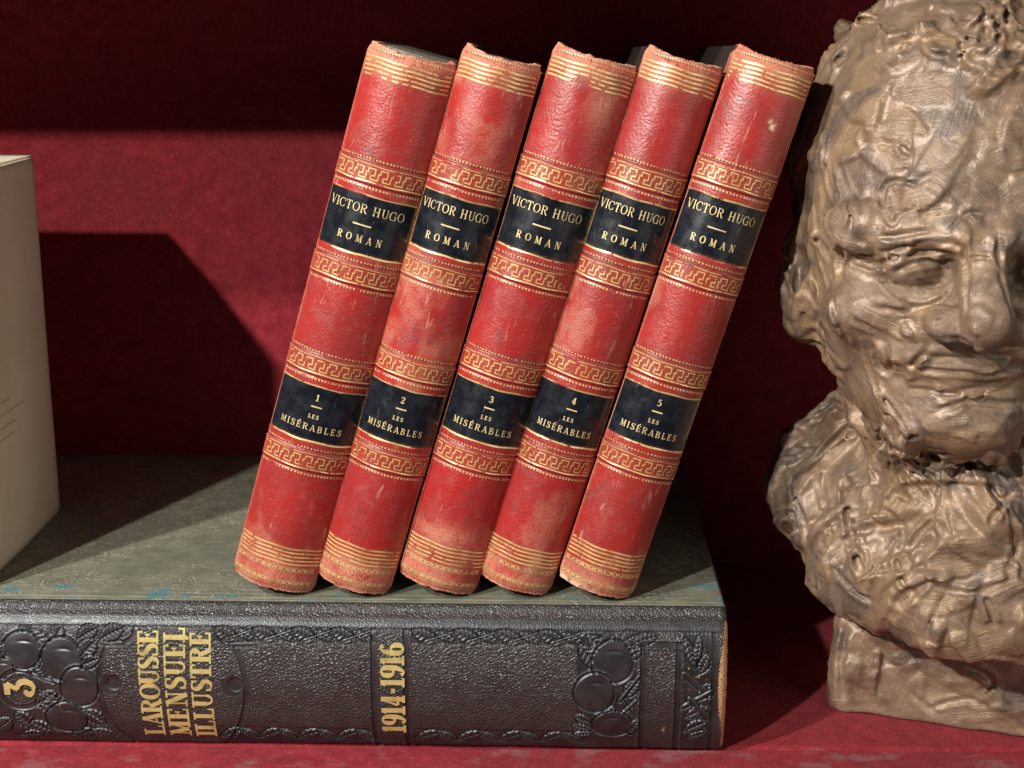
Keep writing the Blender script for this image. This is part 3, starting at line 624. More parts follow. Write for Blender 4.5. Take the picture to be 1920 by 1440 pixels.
    for i in range(150):
        top = i < 95; ss = rg.uniform(-0.48, 0.48)*L; zz = BH if top else 0.0
        i0 = int((ss/L+0.5)*89); j0 = -1 if top else 0
        p = P[i0, j0]+np.array([0, -0.005, -0.02 if top else 0.02]); dz = rg.uniform(0.01, 0.05)*(1 if top else -0.45)
        d = np.array([rg.normal(0, 0.035), rg.normal(-0.01, 0.03), dz]); wd = rg.uniform(0.008, 0.02); n0 = len(FV)
        FV += [p+np.array([-wd, 0, 0]), p+np.array([wd, 0, 0]), p+d*0.6+np.array([wd*0.7, -0.01, 0]), p+d*0.6+np.array([-wd*0.7, -0.01, 0]), p+d]
        FV += [p+d+np.array([0.003, 0, 0])]; FF += [(n0, n0+1, n0+2, n0+3), (n0+3, n0+2, n0+5, n0+4)]
    cat = lambda q, e: np.concatenate([av(q), e]); nf_ = len(FV); n3 = P3.shape[0]*P3.shape[1]
    sp = build('spine', np.concatenate([P3.reshape(-1, 3), np.array(FV)]), np.concatenate([grid_faces(P3.shape[0], P3.shape[1]), np.array(FF)+n3]), RED, base,
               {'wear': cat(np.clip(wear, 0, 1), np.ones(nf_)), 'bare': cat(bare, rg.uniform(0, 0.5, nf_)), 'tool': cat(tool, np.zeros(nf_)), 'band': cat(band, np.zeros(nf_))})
    # covers, pages, headband
    bi = a-0.10
    for sg in (-1, 1):
        u = MB(); x0, x1 = sorted((sg*bi, sg*(bi-0.24))); u.box(x0, x1, 0.10, BD, 0.10, BH-0.14); u.make('cover', BOARDM, base, bevel=0.04)
    u = MB(); n = 14; V = []
    for zz in (0.35, BH-(0.16 if k == 0 else 0.30)):
        for i in range(n+1):
            q = -1+2*i/n; V.append((q*(bi-0.25), 0.32-0.42*(1-q*q), zz))
        for i in range(n+1):
            q = 1-2*i/n; V.append((q*(bi-0.25), BD-0.4-0.35*(1-q*q), zz))
    m = 2*(n+1); F = [tuple(range(m))[::-1], tuple(range(m, 2*m))]+[(i, (i+1) % m, m+(i+1) % m, m+i) for i in range(m)]
    build('page_block', np.array(V), F, PAGES, base, smooth=False)
    # gilt tooling
    g = Ink(lambda s_, z_, off: surf(s_, z_, off), 0.007)
    e = L/2-0.10
    hl = lambda z_, wd, s0=-e, s1=e: g.stroke([(s0+(s1-s0)*i/44, z_+0.012*math.sin(i*0.35+k+z_)) for i in range(45)], [wd]*45)
    for i in range(5): hl(1.045+0.134*i, 0.058); hl(17.245+0.136*i, 0.056)
    for c in BANDS:
        hl(c+0.262, 0.036); hl(c-0.262, 0.036)
        for dz in (0.435, -0.455):
            n = int(2*e/0.112)
            for i in range(n): g.dot(-e+0.05+i*0.112+0.008*math.sin(i*1.7), c+dz, 0.036)
        P_ = 0.40; n = int(2*e/P_)+1
        pts = [(0, .92), (.56, .92), (.56, .40), (.28, .40), (.28, .08), (.86, .08), (.86, .60), (1.0, .60), (1.0, .92)]
        x0 = -e+0.02
        for i in range(n):
            line = []
            for (pa, pb), (pc, pd) in zip(pts[:-1], pts[1:]):
                if x0+(i+max(pa, pc))*P_ > e: break
                g.stroke([(x0+(i+pa)*P_-0.012*np.sign(pc-pa), c-0.20+pb*0.40), (x0+(i+(pa+pc)/2)*P_, c-0.20+(pb+pd)/2*0.40), (x0+(i+pc)*P_+0.012*np.sign(pc-pa), c-0.20+pd*0.40)], [0.037]*3)
    for z0, amp in ((0.84, 0.085), (0.36, 0.075)):
        n = int(2*e/0.21)
        for i in range(n):
            xx = -e+i*0.21
            g.stroke([(xx+0.21*q, z0+amp*math.cos(math.pi*q*2)) for q in np.linspace(0, 1, 7)], [0.024]*7)
            g.stroke([(xx+0.21*q, z0-amp*math.cos(math.pi*q*2)) for q in np.linspace(0, 1, 7)], [0.024]*7)
            g.dot(xx+0.105, z0+(0.075 if i % 2 else -0.0)*0, 0.034)
    n = int(2*e/0.085)
    for i in range(n): g.dot(-e+0.04+i*0.085, 0.20, 0.025); g.dot(-e+0.04+i*0.098, 18.02, 0.028)
    for z0, z1 in LAB:
        hl(z0-0.02, 0.06, -L/2+0.05, L/2-0.05); hl(z1+0.02, 0.06, -L/2+0.05, L/2-0.05)
        for ss in (-L/2+0.06, L/2-0.06): g.stroke([(ss, z0+(z1-z0)*i/10) for i in range(11)], [0.04]*11)
    g.make('gilt_tooling', GOLD, sp)
    # labels
    for j, (z0, z1) in enumerate(LAB):
        sA2 = np.linspace(-L/2+0.06, L/2-0.06, 50); z2 = np.linspace(z0, z1, 24); s2, zz2 = np.meshgrid(sA2, z2, indexing='ij')
        X2, Y2, _ = surf(s2, zz2, 0.012); lp = 0.03*(fbm2(s2*0.8, zz2*0.35, sd, 3)-0.5)+0.012*(fbm2(s2*2.6, zz2*0.2, sd+8, 3)-0.5)
        f2 = s2/L*2*PH; X2 = X2+lp*np.sin(f2); Y2 = Y2-lp*np.cos(f2)
        edge = np.clip(0.9*np.exp(-((L/2-0.06-s2)/0.10)**2)*(vn2(s2*2, zz2*3, sd+3) > 0.45)+0.3*np.exp(-((zz2-z0)/0.04)**2), 0, 1)
        lb = build('author_label' if j == 0 else 'volume_label', np.stack([X2, Y2, zz2], -1).reshape(-1, 3), grid_faces(50, 24), NAVY, base, {'edge': edge.ravel()})
        t = Ink(lambda s_, z_, off: surf(s_, z_, off), 0.036)
        if j == 0:
            t.text('VICTOR HUGO', -0.14, z0+1.29, 0.285, 2.52*w/2.75, 0.12, 0.05, xs=1.06*w/2.75)
            t.stroke([(-0.42+0.06*i, z0+0.92) for i in range(11)], [0.045]*11)
            t.text('ROMAN', -0.10, z0+0.36, 0.235, 1.48, 0.16, 0.06)
        else:
            t.text(num, -0.04, z0+1.36, 0.22, 0.14, 0.20, 0.08)
            t.stroke([(-0.20+0.035*i, z0+1.16) for i in range(11)], [0.045]*11)
            t.text('LES', -0.04, z0+0.76, 0.135, 0.34, 0.20, 0.09)
            t.text('MISÉRABLES', -0.08, z0+0.34, 0.215, 2.08*w/2.75, 0.14, 0.065, xs=1.10*w/2.75)
        t.make('gilt_lettering', GOLDT, lb)
    return base
books = [(-6.75, 1.15, 2.85, 16.1), (-4.17, 1.05, 2.56, 16.4), (-1.25, 1.05, 2.73, 16.6), (1.27, 1.00, 2.52, 17.0), (4.03, 0.70, 2.62, 17.2)]
labels = ['leftmost red leather book, its navy label numbered 1',
          'red leather book with navy label numbered 2, grey scuff below its lowest gold key band',
          'red leather book numbered 3, tan abrasion below its top gold lines',
          'brightest red leather book, its cracked navy label numbered 4',
          'red leather book numbered 5 with a torn pale tail, nearest the bronze bust']
for k in range(5): red_book(k, *books[k], str(k+1), labels[k])

# ------------------------------------------------------------------ bronze bust: modelled as a solid, clay pats pressed on one by one
def surface_nets(F, org, h):
    ins = F < 0
    c = np.zeros(tuple(n-1 for n in F.shape), np.uint8)
    sl = [(a, b, d) for a in (0, 1) for b in (0, 1) for d in (0, 1)]
    N = c.shape
    for a, b, d in sl: c += ins[a:a+N[0], b:b+N[1], d:d+N[2]]
    act = (c > 0) & (c < 8); idx = np.full(N, -1, np.int32); n = int(act.sum()); idx[act] = np.arange(n)
    I = np.argwhere(act); pos = np.zeros((n, 3)); cnt = np.zeros(n)
    fv = {o: F[I[:, 0]+o[0], I[:, 1]+o[1], I[:, 2]+o[2]] for o in sl}
    for o in sl:
        for ax in range(3):
            if o[ax] == 0:
                q = list(o); q[ax] = 1; q = tuple(q); fa, fb = fv[o], fv[q]; m = (fa < 0) != (fb < 0)
                t = fa[m]/(fa[m]-fb[m]); p = np.tile(np.array(o, float), (int(m.sum()), 1)); p[:, ax] += t; pos[m] += p; cnt[m] += 1
    V = org+h*(I+pos/cnt[:, None]); Q = []
    for ax in range(3):
        a0 = [slice(None)]*3; a1 = [slice(None)]*3; a0[ax] = slice(0, -1); a1[ax] = slice(1, None)
        s0, s1 = ins[tuple(a0)], ins[tuple(a1)]; E = np.argwhere(s0 != s1)
        u_, v_ = (ax+1) % 3, (ax+2) % 3
        ok = (E[:, u_] > 0) & (E[:, v_] > 0) & (E[:, u_] < F.shape[u_]-1) & (E[:, v_] < F.shape[v_]-1); E = E[ok]
        def at(du, dv):
            k = E.copy(); k[:, u_] += du; k[:, v_] += dv; return idx[k[:, 0], k[:, 1], k[:, 2]]
        q = np.stack([at(-1, -1), at(0, -1), at(0, 0), at(-1, 0)], 1); fl = ~s0[E[:, 0], E[:, 1], E[:, 2]]
        q[fl] = q[fl][:, ::-1]; Q.append(q)
    return V, np.concatenate(Q)
def ell(P, c, r):
    q = P-np.array(c); r = np.array(r); k0 = np.linalg.norm(q/r, axis=-1); k1 = np.linalg.norm(q/r**2, axis=-1)
    return k0*(k0-1)/np.maximum(k1, 1e-6)
def cap(P, a, b, r0, r1=None):
    a = np.array(a, float); b = np.array(b, float); r1 = r0 if r1 is None else r1; ab = b-a
    t = np.clip(((P-a) @ ab)/(ab @ ab), 0, 1); return np.linalg.norm(P-a-t[..., None]*ab, axis=-1)-(r0+(r1-r0)*t)
def smin(a, b, k):
    h = np.clip(0.5+0.5*(b-a)/k, 0, 1); return b*(1-h)+a*h-k*h*(1-h)
def smax(a, b, k): return -smin(-a, -b, k)

HROT = R(12); HC = np.array([-0.25, -2.5, 16.3]); HS = 0.95
def head_solid(P):
    """head, neck and shoulders; the head is turned a little on the neck"""
    D = (P-HC)/HS; c_, s_ = math.cos(HROT), math.sin(HROT)
    q = np.stack([D[..., 0]*c_+D[..., 1]*s_, -D[..., 0]*s_+D[..., 1]*c_, D[..., 2]+15.5], -1)
    f = ell(q, (0.1, 1.0, 18.3), (5.55, 7.3, 6.7))
    f = smin(f, ell(q, (0, -1.5, 15.1), (4.65, 5.0, 5.7)), 1.0)
    f = smin(f, ell(q, (0, -3.3, 11.7), (3.0, 2.9, 2.1)), 0.8)
    f = smin(f, ell(q, (0.0, -5.0, 11.1), (1.8, 1.5, 1.25)), 0.6)
    for s in (-1, 1):
        f = smin(f, ell(q, (s*2.9, -4.3, 14.6), (1.6, 1.5, 1.2)), 0.7)
        f = smin(f, cap(q, (s*3.8, -4.9, 17.25), (s*0.7, -6.2, 17.1), 0.70), 0.35)
        f = smax(f, -ell(q, (s*1.95, -7.0, 16.05), (1.55, 1.65, 0.88)), 0.28)
        f = smin(f, ell(q, (s*1.95, -5.25, 15.98), (1.08, 1.0, 0.72)), 0.06)
        f = smin(f, cap(q, (s*3.0, -5.25, 16.52), (s*1.0, -6.10, 16.72), 0.22), 0.06)       # upper lid
        f = smin(f, cap(q, (s*2.9, -5.1, 15.65), (s*1.1, -5.75, 15.55), 0.16), 0.12)       # lower lid
        f = smin(f, ell(q, (s*2.0, -5.35, 15.05), (1.25, 0.75, 0.50)), 0.20)               # bag under the eye
        f = smin(f, cap(q, (s*1.2, -6.3, 14.5), (s*2.5, -5.2, 13.2), 0.30, 0.22), 0.4)     # cheek fold
    f = smin(f, cap(q, (0, -6.0, 16.9), (0.05, -7.70, 14.80), 0.66, 0.84), 0.40)
    for s in (-1, 1): f = smin(f, ell(q, (s*0.98, -6.9, 14.45), (0.62, 0.75, 0.58)), 0.25)
    f = smin(f, ell(q, (-0.1, -5.65, 13.35), (2.2, 0.85, 0.85)), 0.6)
    f = smin(f, ell(q, (-0.1, -5.85, 13.62), (1.75, 0.70, 0.28)), 0.2)
    f = smin(f, ell(q, (-0.1, -5.85, 12.98), (1.6, 0.75, 0.36)), 0.2)
    m = np.minimum(cap(q, (-1.75, -5.85, 13.14), (-0.6, -6.52, 13.34), 0.11), cap(q, (-0.6, -6.52, 13.34), (1.5, -6.2, 13.16), 0.11))
    f = smax(f, -m, 0.10)
    f = smax(f, -cap(q, (-1.3, -6.55, 12.15), (1.1, -6.55, 12.15), 0.25), 0.35)
    for s in (-1, 1):                                                                       # ears
        e_ = q.copy(); e_[..., 0] = e_[..., 0]-s*0.15*(e_[..., 1]+0.3)
        e = ell(e_, (s*4.95, -0.7, 14.85), (0.85, 1.25, 2.25)); e = smax(e, -ell(e_, (s*5.35, -1.70, 15.1), (0.48, 0.60, 1.25)), 0.15)
        f = smin(f, e, 0.35)
    f = f*HS
    # neck, shoulders, chest
    P = P+np.array([-0.4, 1.6, 0])
    f = smin(f, cap(P, (0.7, -0.6, 5.2), (0.7, -0.8, 11.0), 5.0, 3.2), 0.8)
    b = ell(P, (0.8, 0.5, 7.3), (7.3, 4.0, 3.2)); b = smin(b, ell(P, (0.7, -1.9, 6.2), (5.0, 3.6, 2.6)), 1.2)
    for s in (-1, 1):
        b = smin(b, cap(P, (s*2.4+0.6, 0.2, 11.2), (s*6.0+0.7, 0.6, 8.9), 0.85), 0.9)
        b = smin(b, cap(P, (s*3.2+0.5, -1.6, 11.8), (s*0.5+0.6, -4.9, 8.1), 0.55), 0.5)
    f = smin(f, b, 1.2)
    f = smax(f, (4.45-0.08*P[..., 0])-P[..., 2]+0.04*P[..., 1], 0.3)
    return f

def trilin(F, org, h, P):
    q = (P-org)/h; i = np.clip(np.floor(q).astype(int), 0, np.array(F.shape)-2); t = q-i; r = 0
    for a in (0, 1):
        for b in (0, 1):
            for c in (0, 1):
                w = (t[..., 0] if a else 1-t[..., 0])*(t[..., 1] if b else 1-t[..., 1])*(t[..., 2] if c else 1-t[..., 2])
                r = r+w*F[i[..., 0]+a, i[..., 1]+b, i[..., 2]+c]
    return r
def clay(solid, lo, hi, h, explicit, scatter, seed, lines=(), walks=()):
    """solid, covered in pats: every pat a thin curved slab tilted so that one edge stands proud"""
    rg = np.random.default_rng(seed); lo = np.array(lo, float); hi = np.array(hi, float); H = h*3
    nc = np.ceil((hi-lo)/H).astype(int)+1
    ax = [lo[i]+H*np.arange(nc[i]) for i in range(3)]; G = np.stack(np.meshgrid(*ax, indexing='ij'), -1)
    C = solid(G)
    C = C+0.16*(vn3(G, 0.55, 1)-0.5)+0.10*(vn3(G, 1.2, 2)-0.5)
    nf = (nc-1)*3+1; idx = [np.arange(n)/3 for n in nf]
    F = C
    for a in range(3):                       # refine the coarse field
        i0 = np.clip(np.floor(idx[a]).astype(int), 0, nc[a]-2); t = (idx[a]-i0); sh = [1, 1, 1]; sh[a] = -1; t = t.reshape(sh)
        F = np.take(F, i0, a)*(1-t)+np.take(F, i0+1, a)*t
    F = F.astype(np.float32); ID = np.full(F.shape, -1, np.int16)
    cv, cq = surface_nets(C.astype(np.float32), lo, H)
    def grad(P):
        e = H*0.7; g = np.stack([trilin(C, lo, H, P+np.eye(3)[k]*e)-trilin(C, lo, H, P-np.eye(3)[k]*e) for k in range(3)], -1)
        return g/np.maximum(np.linalg.norm(g, axis=-1, keepdims=True), 1e-6)
    frames = []
    def pat(p, n, t, a, b, c, tilt, dig=False, bend=0.06, hard=False):
        t = t-n*(t @ n); t /= np.linalg.norm(t); s = np.cross(n, t)
        if tilt < 0: t, s = -t, -s
        R_ = max(a, b)*1.35+0.3; l = np.maximum(np.floor((p-R_-lo)/h).astype(int), 0); u = np.minimum(np.ceil((p+R_-lo)/h).astype(int)+1, F.shape)
        if (u <= l+1).any(): return
        g = np.stack(np.meshgrid(*[lo[i]+h*np.arange(l[i], u[i]) for i in range(3)], indexing='ij'), -1)-p
        P_ = g @ t; Q_ = g @ s; N_ = g @ n
        Q_ = Q_+bend*P_**2*4*b
        ph = rg.uniform(0, 6.28, 3); th = np.arctan2(Q_/b, P_/a)
        rad = 1+0.16*np.sin(2*th+ph[0])+0.13*np.sin(3*th+ph[1])+0.09*np.sin(5*th+ph[2])
        k = np.sqrt((P_/a)**2+(Q_/b)**2)/rad; e = min(0.5, 0.13/b) if rg.random() < 0.88 or hard else rg.uniform(0.45, 0.9)
        fade = 1-sstep(max(0.8, 1.2*min(a, 1.2)), max(1.1, 1.7*min(a, 1.2)), np.abs(N_))
        sub = F[l[0]:u[0], l[1]:u[1], l[2]:u[2]]; si = ID[l[0]:u[0], l[1]:u[1], l[2]:u[2]]
        if dig: c = min(c, 0.08); amt = -c*(1-sstep(0.45, 1.05, k))+0.25*c*np.exp(-((k-1.25)/0.18)**2)
        else:
            up = np.clip((P_/a+1)/2, 0, 1)**1.4
            amt = c*(0.03+0.97*up)*(0.70+0.45*(Q_/b)**2)*(1-sstep(1-e, 1.0, k))
        sub -= (amt*fade).astype(np.float32)
        m = (k < 1.0) & (np.abs(N_) < 0.6)
        si[m] = len(frames); frames.append((p, t, s, rg.uniform(0, 1), rg.uniform(0, 50)))
    # scattered pats first, then the ones placed by hand
    vn = grad(cv)
    for (cnt, test, az, bz, cz, tz, flow) in scatter:
        ok = np.where(test(cv, vn))[0]
        if not len(ok): continue
        for i in rg.choice(ok, cnt):
            p = cv[i]; n = vn[i]; a = rg.uniform(*az); b = a*rg.uniform(*bz); c = rg.uniform(*cz); fd = flow(p, n, rg)
            pat(p, n, fd, a, b, c, R(rg.uniform(*tz)), rg.random() < 0.10, rg.uniform(0.03, 0.09))
    for (x, z, ang, a, b, c, tilt, dig) in explicit:
        o_, d_ = eye_ray(x, z) if abs(x) > 20 else (np.array([x, -40.0, z]), np.array([0, 1.0, 0]))
        L_ = o_+np.arange(25, 62, 0.05)[:, None]*d_; L_ = L_[((L_ > lo+0.1) & (L_ < hi-0.1)).all(1)]
        if not len(L_): continue
        v = trilin(C, lo, H, L_); k = np.argmax(v < 0)
        if v[k] >= 0: continue
        p = L_[k]; n = grad(p[None])[0]; pat(p, n, np.array([math.cos(R(ang)), 0.01, math.sin(R(ang))]), a, max(b, 0.10), c*(1.1 if dig else 0.95), R(tilt), dig, 0.06, True)
    def crease(L, depth, w, lip=0.5):
        """a drawn line: L is a chain of points on the surface"""
        L = np.array(L); nonloc = L.min(0)-w*5; l = np.maximum(np.floor((nonloc-lo)/h).astype(int), 0); u = np.minimum(np.ceil((L.max(0)+w*5-lo)/h).astype(int)+1, F.shape)
        if (u <= l+1).any(): return
        g = np.stack(np.meshgrid(*[lo[i]+h*np.arange(l[i], u[i]) for i in range(3)], indexing='ij'), -1); d = np.full(g.shape[:3], 9.0); tt = np.zeros(g.shape[:3]); n = len(L)-1
        for i in range(n):
            ab = L[i+1]-L[i]; t = np.clip(((g-L[i]) @ ab)/max(ab @ ab, 1e-9), 0, 1); dd = np.linalg.norm(g-L[i]-t[..., None]*ab, axis=-1); m = dd < d; d[m] = dd[m]; tt[m] = ((i+t)/n)[m]
        taper = np.clip(np.minimum(tt, 1-tt)*6, 0.15, 1)
        F[l[0]:u[0], l[1]:u[1], l[2]:u[2]] += (taper*depth*(np.exp(-(d/w)**2)-lip*np.exp(-((d-2.1*w)/(0.9*w))**2))).astype(np.float32)
    def on_surface(px, py):
        o_, d_ = eye_ray(px, py); L_ = o_+np.arange(25, 62, 0.05)[:, None]*d_; L_ = L_[((L_ > lo+0.1) & (L_ < hi-0.1)).all(1)]
        if not len(L_): return None
        v = trilin(F, lo, h, L_); k = np.argmax(v < 0); return L_[k] if v[k] < 0 else None
    todo = []
    for pts, depth, w in lines:
        sm = smooth_stroke(pts, [1]*len(pts), 4)[0]; L_ = [q for q in (on_surface(*p) for p in sm) if q is not None]
        if len(L_) > 4:
            L_ = np.array(L_)
            for _ in range(4): L_[1:-1] = 0.25*L_[:-2]+0.5*L_[1:-1]+0.25*L_[2:]
            todo.append((L_, depth, w))
    for q in todo: crease(*q)
    for cnt, test, ln_, dp, wd, flow in walks:
        ok = np.where(test(cv, vn))[0]
        for i in rg.choice(ok, cnt):
            p = cv[i].copy(); n = vn[i]; t = flow(p, n, rg); curl = rg.normal(0, 0.25); L_ = []
            for k in range(int(rg.uniform(*ln_)/0.2)):
                p = p-n*trilin(F, lo, h, np.clip(p, lo+0.2, hi-0.2)[None])[0]; L_.append(p.copy()); n = grad(p[None])[0]
                t = t-n*(t @ n); t /= max(np.linalg.norm(t), 1e-6); t = t+np.cross(n, t)*(curl*0.35+rg.normal(0, 0.15)); p = p+t*0.2/np.linalg.norm(t)
                if ((p < lo+0.5) | (p > hi-0.5)).any(): break
            if len(L_) > 3: crease(L_, rg.uniform(*dp), rg.uniform(*wd), rg.uniform(0.3, 0.8))
    V, Q = surface_nets(F, lo, h)
    iv = np.clip(np.round((V-lo)/h).astype(int), 0, np.array(F.shape)-1); fid = ID[iv[:, 0], iv[:, 1], iv[:, 2]].astype(int)
    fr_p = np.array([f[0] for f in frames]+[np.zeros(3)]); fr_t = np.array([f[1] for f in frames]+[np.array([0.3, 0, 1.])]); fr_s = np.array([f[2] for f in frames]+[np.array([1., 0.3, 0])])
    fr_r = np.array([f[3] for f in frames]+[0.5]); fr_o = np.array([f[4] for f in frames]+[0.])
    D = V-fr_p[fid]; pp = (D*fr_t[fid]).sum(1); qq = (D*fr_s[fid]).sum(1)
    qq = qq+0.06*pp**2
    ed = np.zeros(len(V)); qf = fid[Q]; mixd = (qf != qf[:, :1]).any(1); ed[Q[mixd].ravel()] = 1.0      # seams between pats: the stroke marks die out there
    av_ = ed[Q].mean(1); acc = np.zeros(len(V)); cn = np.zeros(len(V)); np.add.at(acc, Q.ravel(), np.repeat(av_, 4)); np.add.at(cn, Q.ravel(), 1); ed = np.maximum(ed, acc/np.maximum(cn, 1))
    rr = fr_r[fid]; 
    for _ in range(3):
        av_ = rr[Q].mean(1); acc = np.zeros(len(V)); np.add.at(acc, Q.ravel(), np.repeat(av_, 4)); rr = acc/np.maximum(cn, 1)
    dab = np.stack([pp, qq, fr_o[fid]], 1)
    V = V+0.030*(vn3(V, 4.0, 5)-0.5)[:, None]*np.array([1, -1, 1])
    return V, Q, dab, rr, ed

ORG = (15.6, 5.0); PSI = R(20)
bust = thing('bust', 'roughly modelled brown bronze bust of a man on a low clay block', 'bust', (ORG[0], ORG[1], 0), rot=(0, 0, -PSI))
hx = hz = float
def eye_ray(px, py):
    """viewing line through a point of the sculpture as seen in the photograph, in the bust's own frame"""
    p = R(13.7); dx, dy, dz = (px-960)/2700, 1.0, -(py-720)/2700
    w = np.array([dx, math.cos(p)*dy+math.sin(p)*dz, -math.sin(p)*dy+math.cos(p)*dz]); w /= np.linalg.norm(w); o = np.array([-ORG[0], -44.8-ORG[1], 23.6])
    T = lambda v: np.array([v[0]*math.cos(PSI)-v[1]*math.sin(PSI), v[0]*math.sin(PSI)+v[1]*math.cos(PSI), v[2]])
    return T(o), T(w)
face_flow = lambda p, n, rg: np.array([rg.normal(0, 1), rg.normal(0, 0.3), rg.normal(0, 1)])
hair_flow = lambda p, n, rg: np.array([-p[0]*0.25+rg.normal(0, 0.8), rg.normal(0, 0.6), rg.normal(0, 0.7)])
chest_flow = lambda p, n, rg: np.array([-np.sign(p[0]+0.01)*0.5+rg.normal(0, 0.35), 0.0, 1.0+rg.normal(0, 0.3)])
vis = lambda V, n: (n[:, 1] < 0.45)
calm = lambda V: (np.abs(V[:, 0]-0.8) < 3.3) & (V[:, 1] < -4) & (V[:, 2] > 12.2) & (V[:, 2] < 17.6)      # eyes, nose and mouth are left to the placed pats
SC = [
 (40, lambda V, n: (V[:, 2] > 18.5) & (V[:, 2] < 23) & (n[:, 1] < 0.2), (0.7, 1.8), (0.4, 0.75), (0.12, 0.24), (3, 9), face_flow),
 (85, lambda V, n: (V[:, 2] > 9.5) & (V[:, 2] <= 18.5) & (n[:, 1] < 0.3) & ~calm(V), (0.5, 1.4), (0.4, 0.8), (0.12, 0.25), (3, 9), face_flow),
 (30, lambda V, n: calm(V) & (n[:, 1] < 0.3), (0.25, 0.7), (0.3, 0.7), (0.05, 0.10), (3, 9), face_flow),
 (70, lambda V, n: (np.abs(V[:, 0]) > 4.2) & (V[:, 2] > 9) & (V[:, 2] < 20), (0.5, 1.4), (0.2, 0.45), (0.12, 0.26), (3, 9), chest_flow),
 (210, lambda V, n: ((V[:, 2] > 22.4) | (V[:, 1] > 0.0)) & (V[:, 2] > 13), (0.4, 1.2), (0.3, 0.7), (0.24, 0.60), (3, 9), hair_flow),
 (150, lambda V, n: (V[:, 2] <= 11.0) & (n[:, 1] < 0.5), (0.8, 2.4), (0.22, 0.5), (0.18, 0.36), (3, 9), chest_flow),
 (90, lambda V, n: (n[:, 1] < 0.1) & ~calm(V) & ((V[:, 2] < 17.5) | (V[:, 2] > 22.5)), (0.3, 0.9), (0.10, 0.25), (0.06, 0.14), (3, 9), face_flow),
 (60, lambda V, n: (V[:, 2] <= 7.5) & (n[:, 1] < 0.2), (0.5, 1.3), (0.5, 0.9), (0.10, 0.24), (3, 9), face_flow),
]
EX = [  # x, z, angle in the face plane, half-length, half-width, thickness, tilt, pressed in?
 (hx(1640), hz(185), 8, 2.4, 0.55, 0.10, 4, 0), (hx(1760), hz(165), 4, 2.0, 0.50, 0.10, -4, 0), (hx(1790), hz(250), 78, 1.5, 0.62, 0.12, -6, 0), (hx(1870), hz(270), 20, 1.6, 0.9, 0.12, 6, 0),
 (hx(1715), hz(385), 15, 1.05, 0.75, 0.14, 10, 0), (hx(1600), hz(260), 65, 1.3, 0.8, 0.12, 7, 0), (hx(1590), hz(360), 80, 1.4, 0.9, 0.12, 8, 0), (hx(1800), hz(330), -35, 1.5, 0.8, 0.11, 6, 0),
 (hx(1690), hz(300), 0, 0.45, 0.35, 0.14, 14, 0), (hx(1760), hz(85), -20, 0.75, 0.55, 0.22, 14, 0), (hx(1775), hz(110), -40, 0.5, 0.30, 0.22, 10, 0), (hx(1700), hz(95), 90, 0.55, 0.22, 0.22, 8, 0), 
 (hx(1855), hz(110), 30, 0.4, 0.35, 0.25, 14, 0), (hx(1660), hz(110), 95, 0.9, 0.35, 0.2, 8, 0), (hx(1555), hz(155), 60, 0.6, 0.5, 0.25, 14, 0),
 # brow, eye and its rim
 (hx(1600), hz(455), -8, 0.75, 0.30, 0.30, 8, 0), (hx(1650), hz(452), 25, 0.5, 0.28, 0.22, 8, 0), (hx(1720), hz(448), 6, 1.05, 0.16, 0.22, 4, 0), (hx(1800), hz(458), 60, 0.45, 0.32, 0.24, 8, 0),
 (hx(1730), hz(487), 6, 0.9, 0.14, 0.12, 2, 0),
 (hx(1880), hz(455), 40, 0.5, 0.30, 0.24, 8, 0), 
 # nose, cheek, mouth, chin
 (hx(1835), hz(545), 82, 0.85, 0.30, 0.14, 5, 0), (hx(1832), hz(600), 70, 0.55, 0.42, 0.16, 10, 0), (hx(1826), hz(618), 10, 0.24, 0.20, 0.18, 6, 0), (hx(1790), hz(632), -12, 0.75, 0.22, 0.20, 10, 0), (hx(1730), hz(610), 5, 0.6, 0.5, 0.14, -10, 0), (hx(1665), hz(600), -20, 0.8, 0.45, 0.14, 8, 0),
 (hx(1655), hz(665), -62, 0.55, 0.24, 0.24, -14, 0), (hx(1690), hz(690), 20, 0.6, 0.4, 0.14, 7, 0), (hx(1725), hz(670), 30, 0.35, 0.12, 0.18, 10, 0), (hx(1770), hz(715), 0, 0.9, 0.26, 0.16, 6, 0), (hx(1815), hz(738), -4, 0.42, 0.15, 0.18, 8, 0), 
 (hx(1800), hz(782), 10, 0.40, 0.34, 0.16, 8, 0), (hx(1765), hz(765), 18, 0.55, 0.16, 0.16, 8, 0), (hx(1700), hz(785), -55, 0.95, 0.40, 0.2, 10, 0), (hx(1650), hz(740), -65, 1.3, 0.25, 0.18, 7, 0), (hx(1820), hz(830), 0, 1.1, 0.55, 0.12, 4, 0),
 # long cords of the neck, the chest
 (hx(1680), hz(850), -55, 1.3, 0.22, 0.22, 6, 0), (hx(1720), hz(880), -40, 1.2, 0.20, 0.22, 6, 0), (hx(1650), hz(860), -70, 1.4, 0.24, 0.22, 6, 0), (hx(1760), hz(900), -25, 1.0, 0.22, 0.2, 6, 0), (hx(1625), hz(990), -75, 1.6, 0.3, 0.22, 6, 0), (hx(1690), hz(940), 48, 1.2, 0.7, 0.16, 10, 0), 
 (hx(1800), hz(1040), 10, 0.95, 0.85, 0.30, -8, 0), (hx(1690), hz(1060), 60, 0.6, 0.45, 0.24, 8, 0), (hx(1770), hz(1130), 0, 0.9, 0.4, 0.26, 8, 0), (hx(1880), hz(1090), 30, 0.8, 0.6, 0.24, 8, 0), (hx(1560), hz(1040), -60, 0.9, 0.5, 0.22, 8, 0), (hx(1500), hz(960), -75, 1.2, 0.55, 0.22, 8, 0),
]
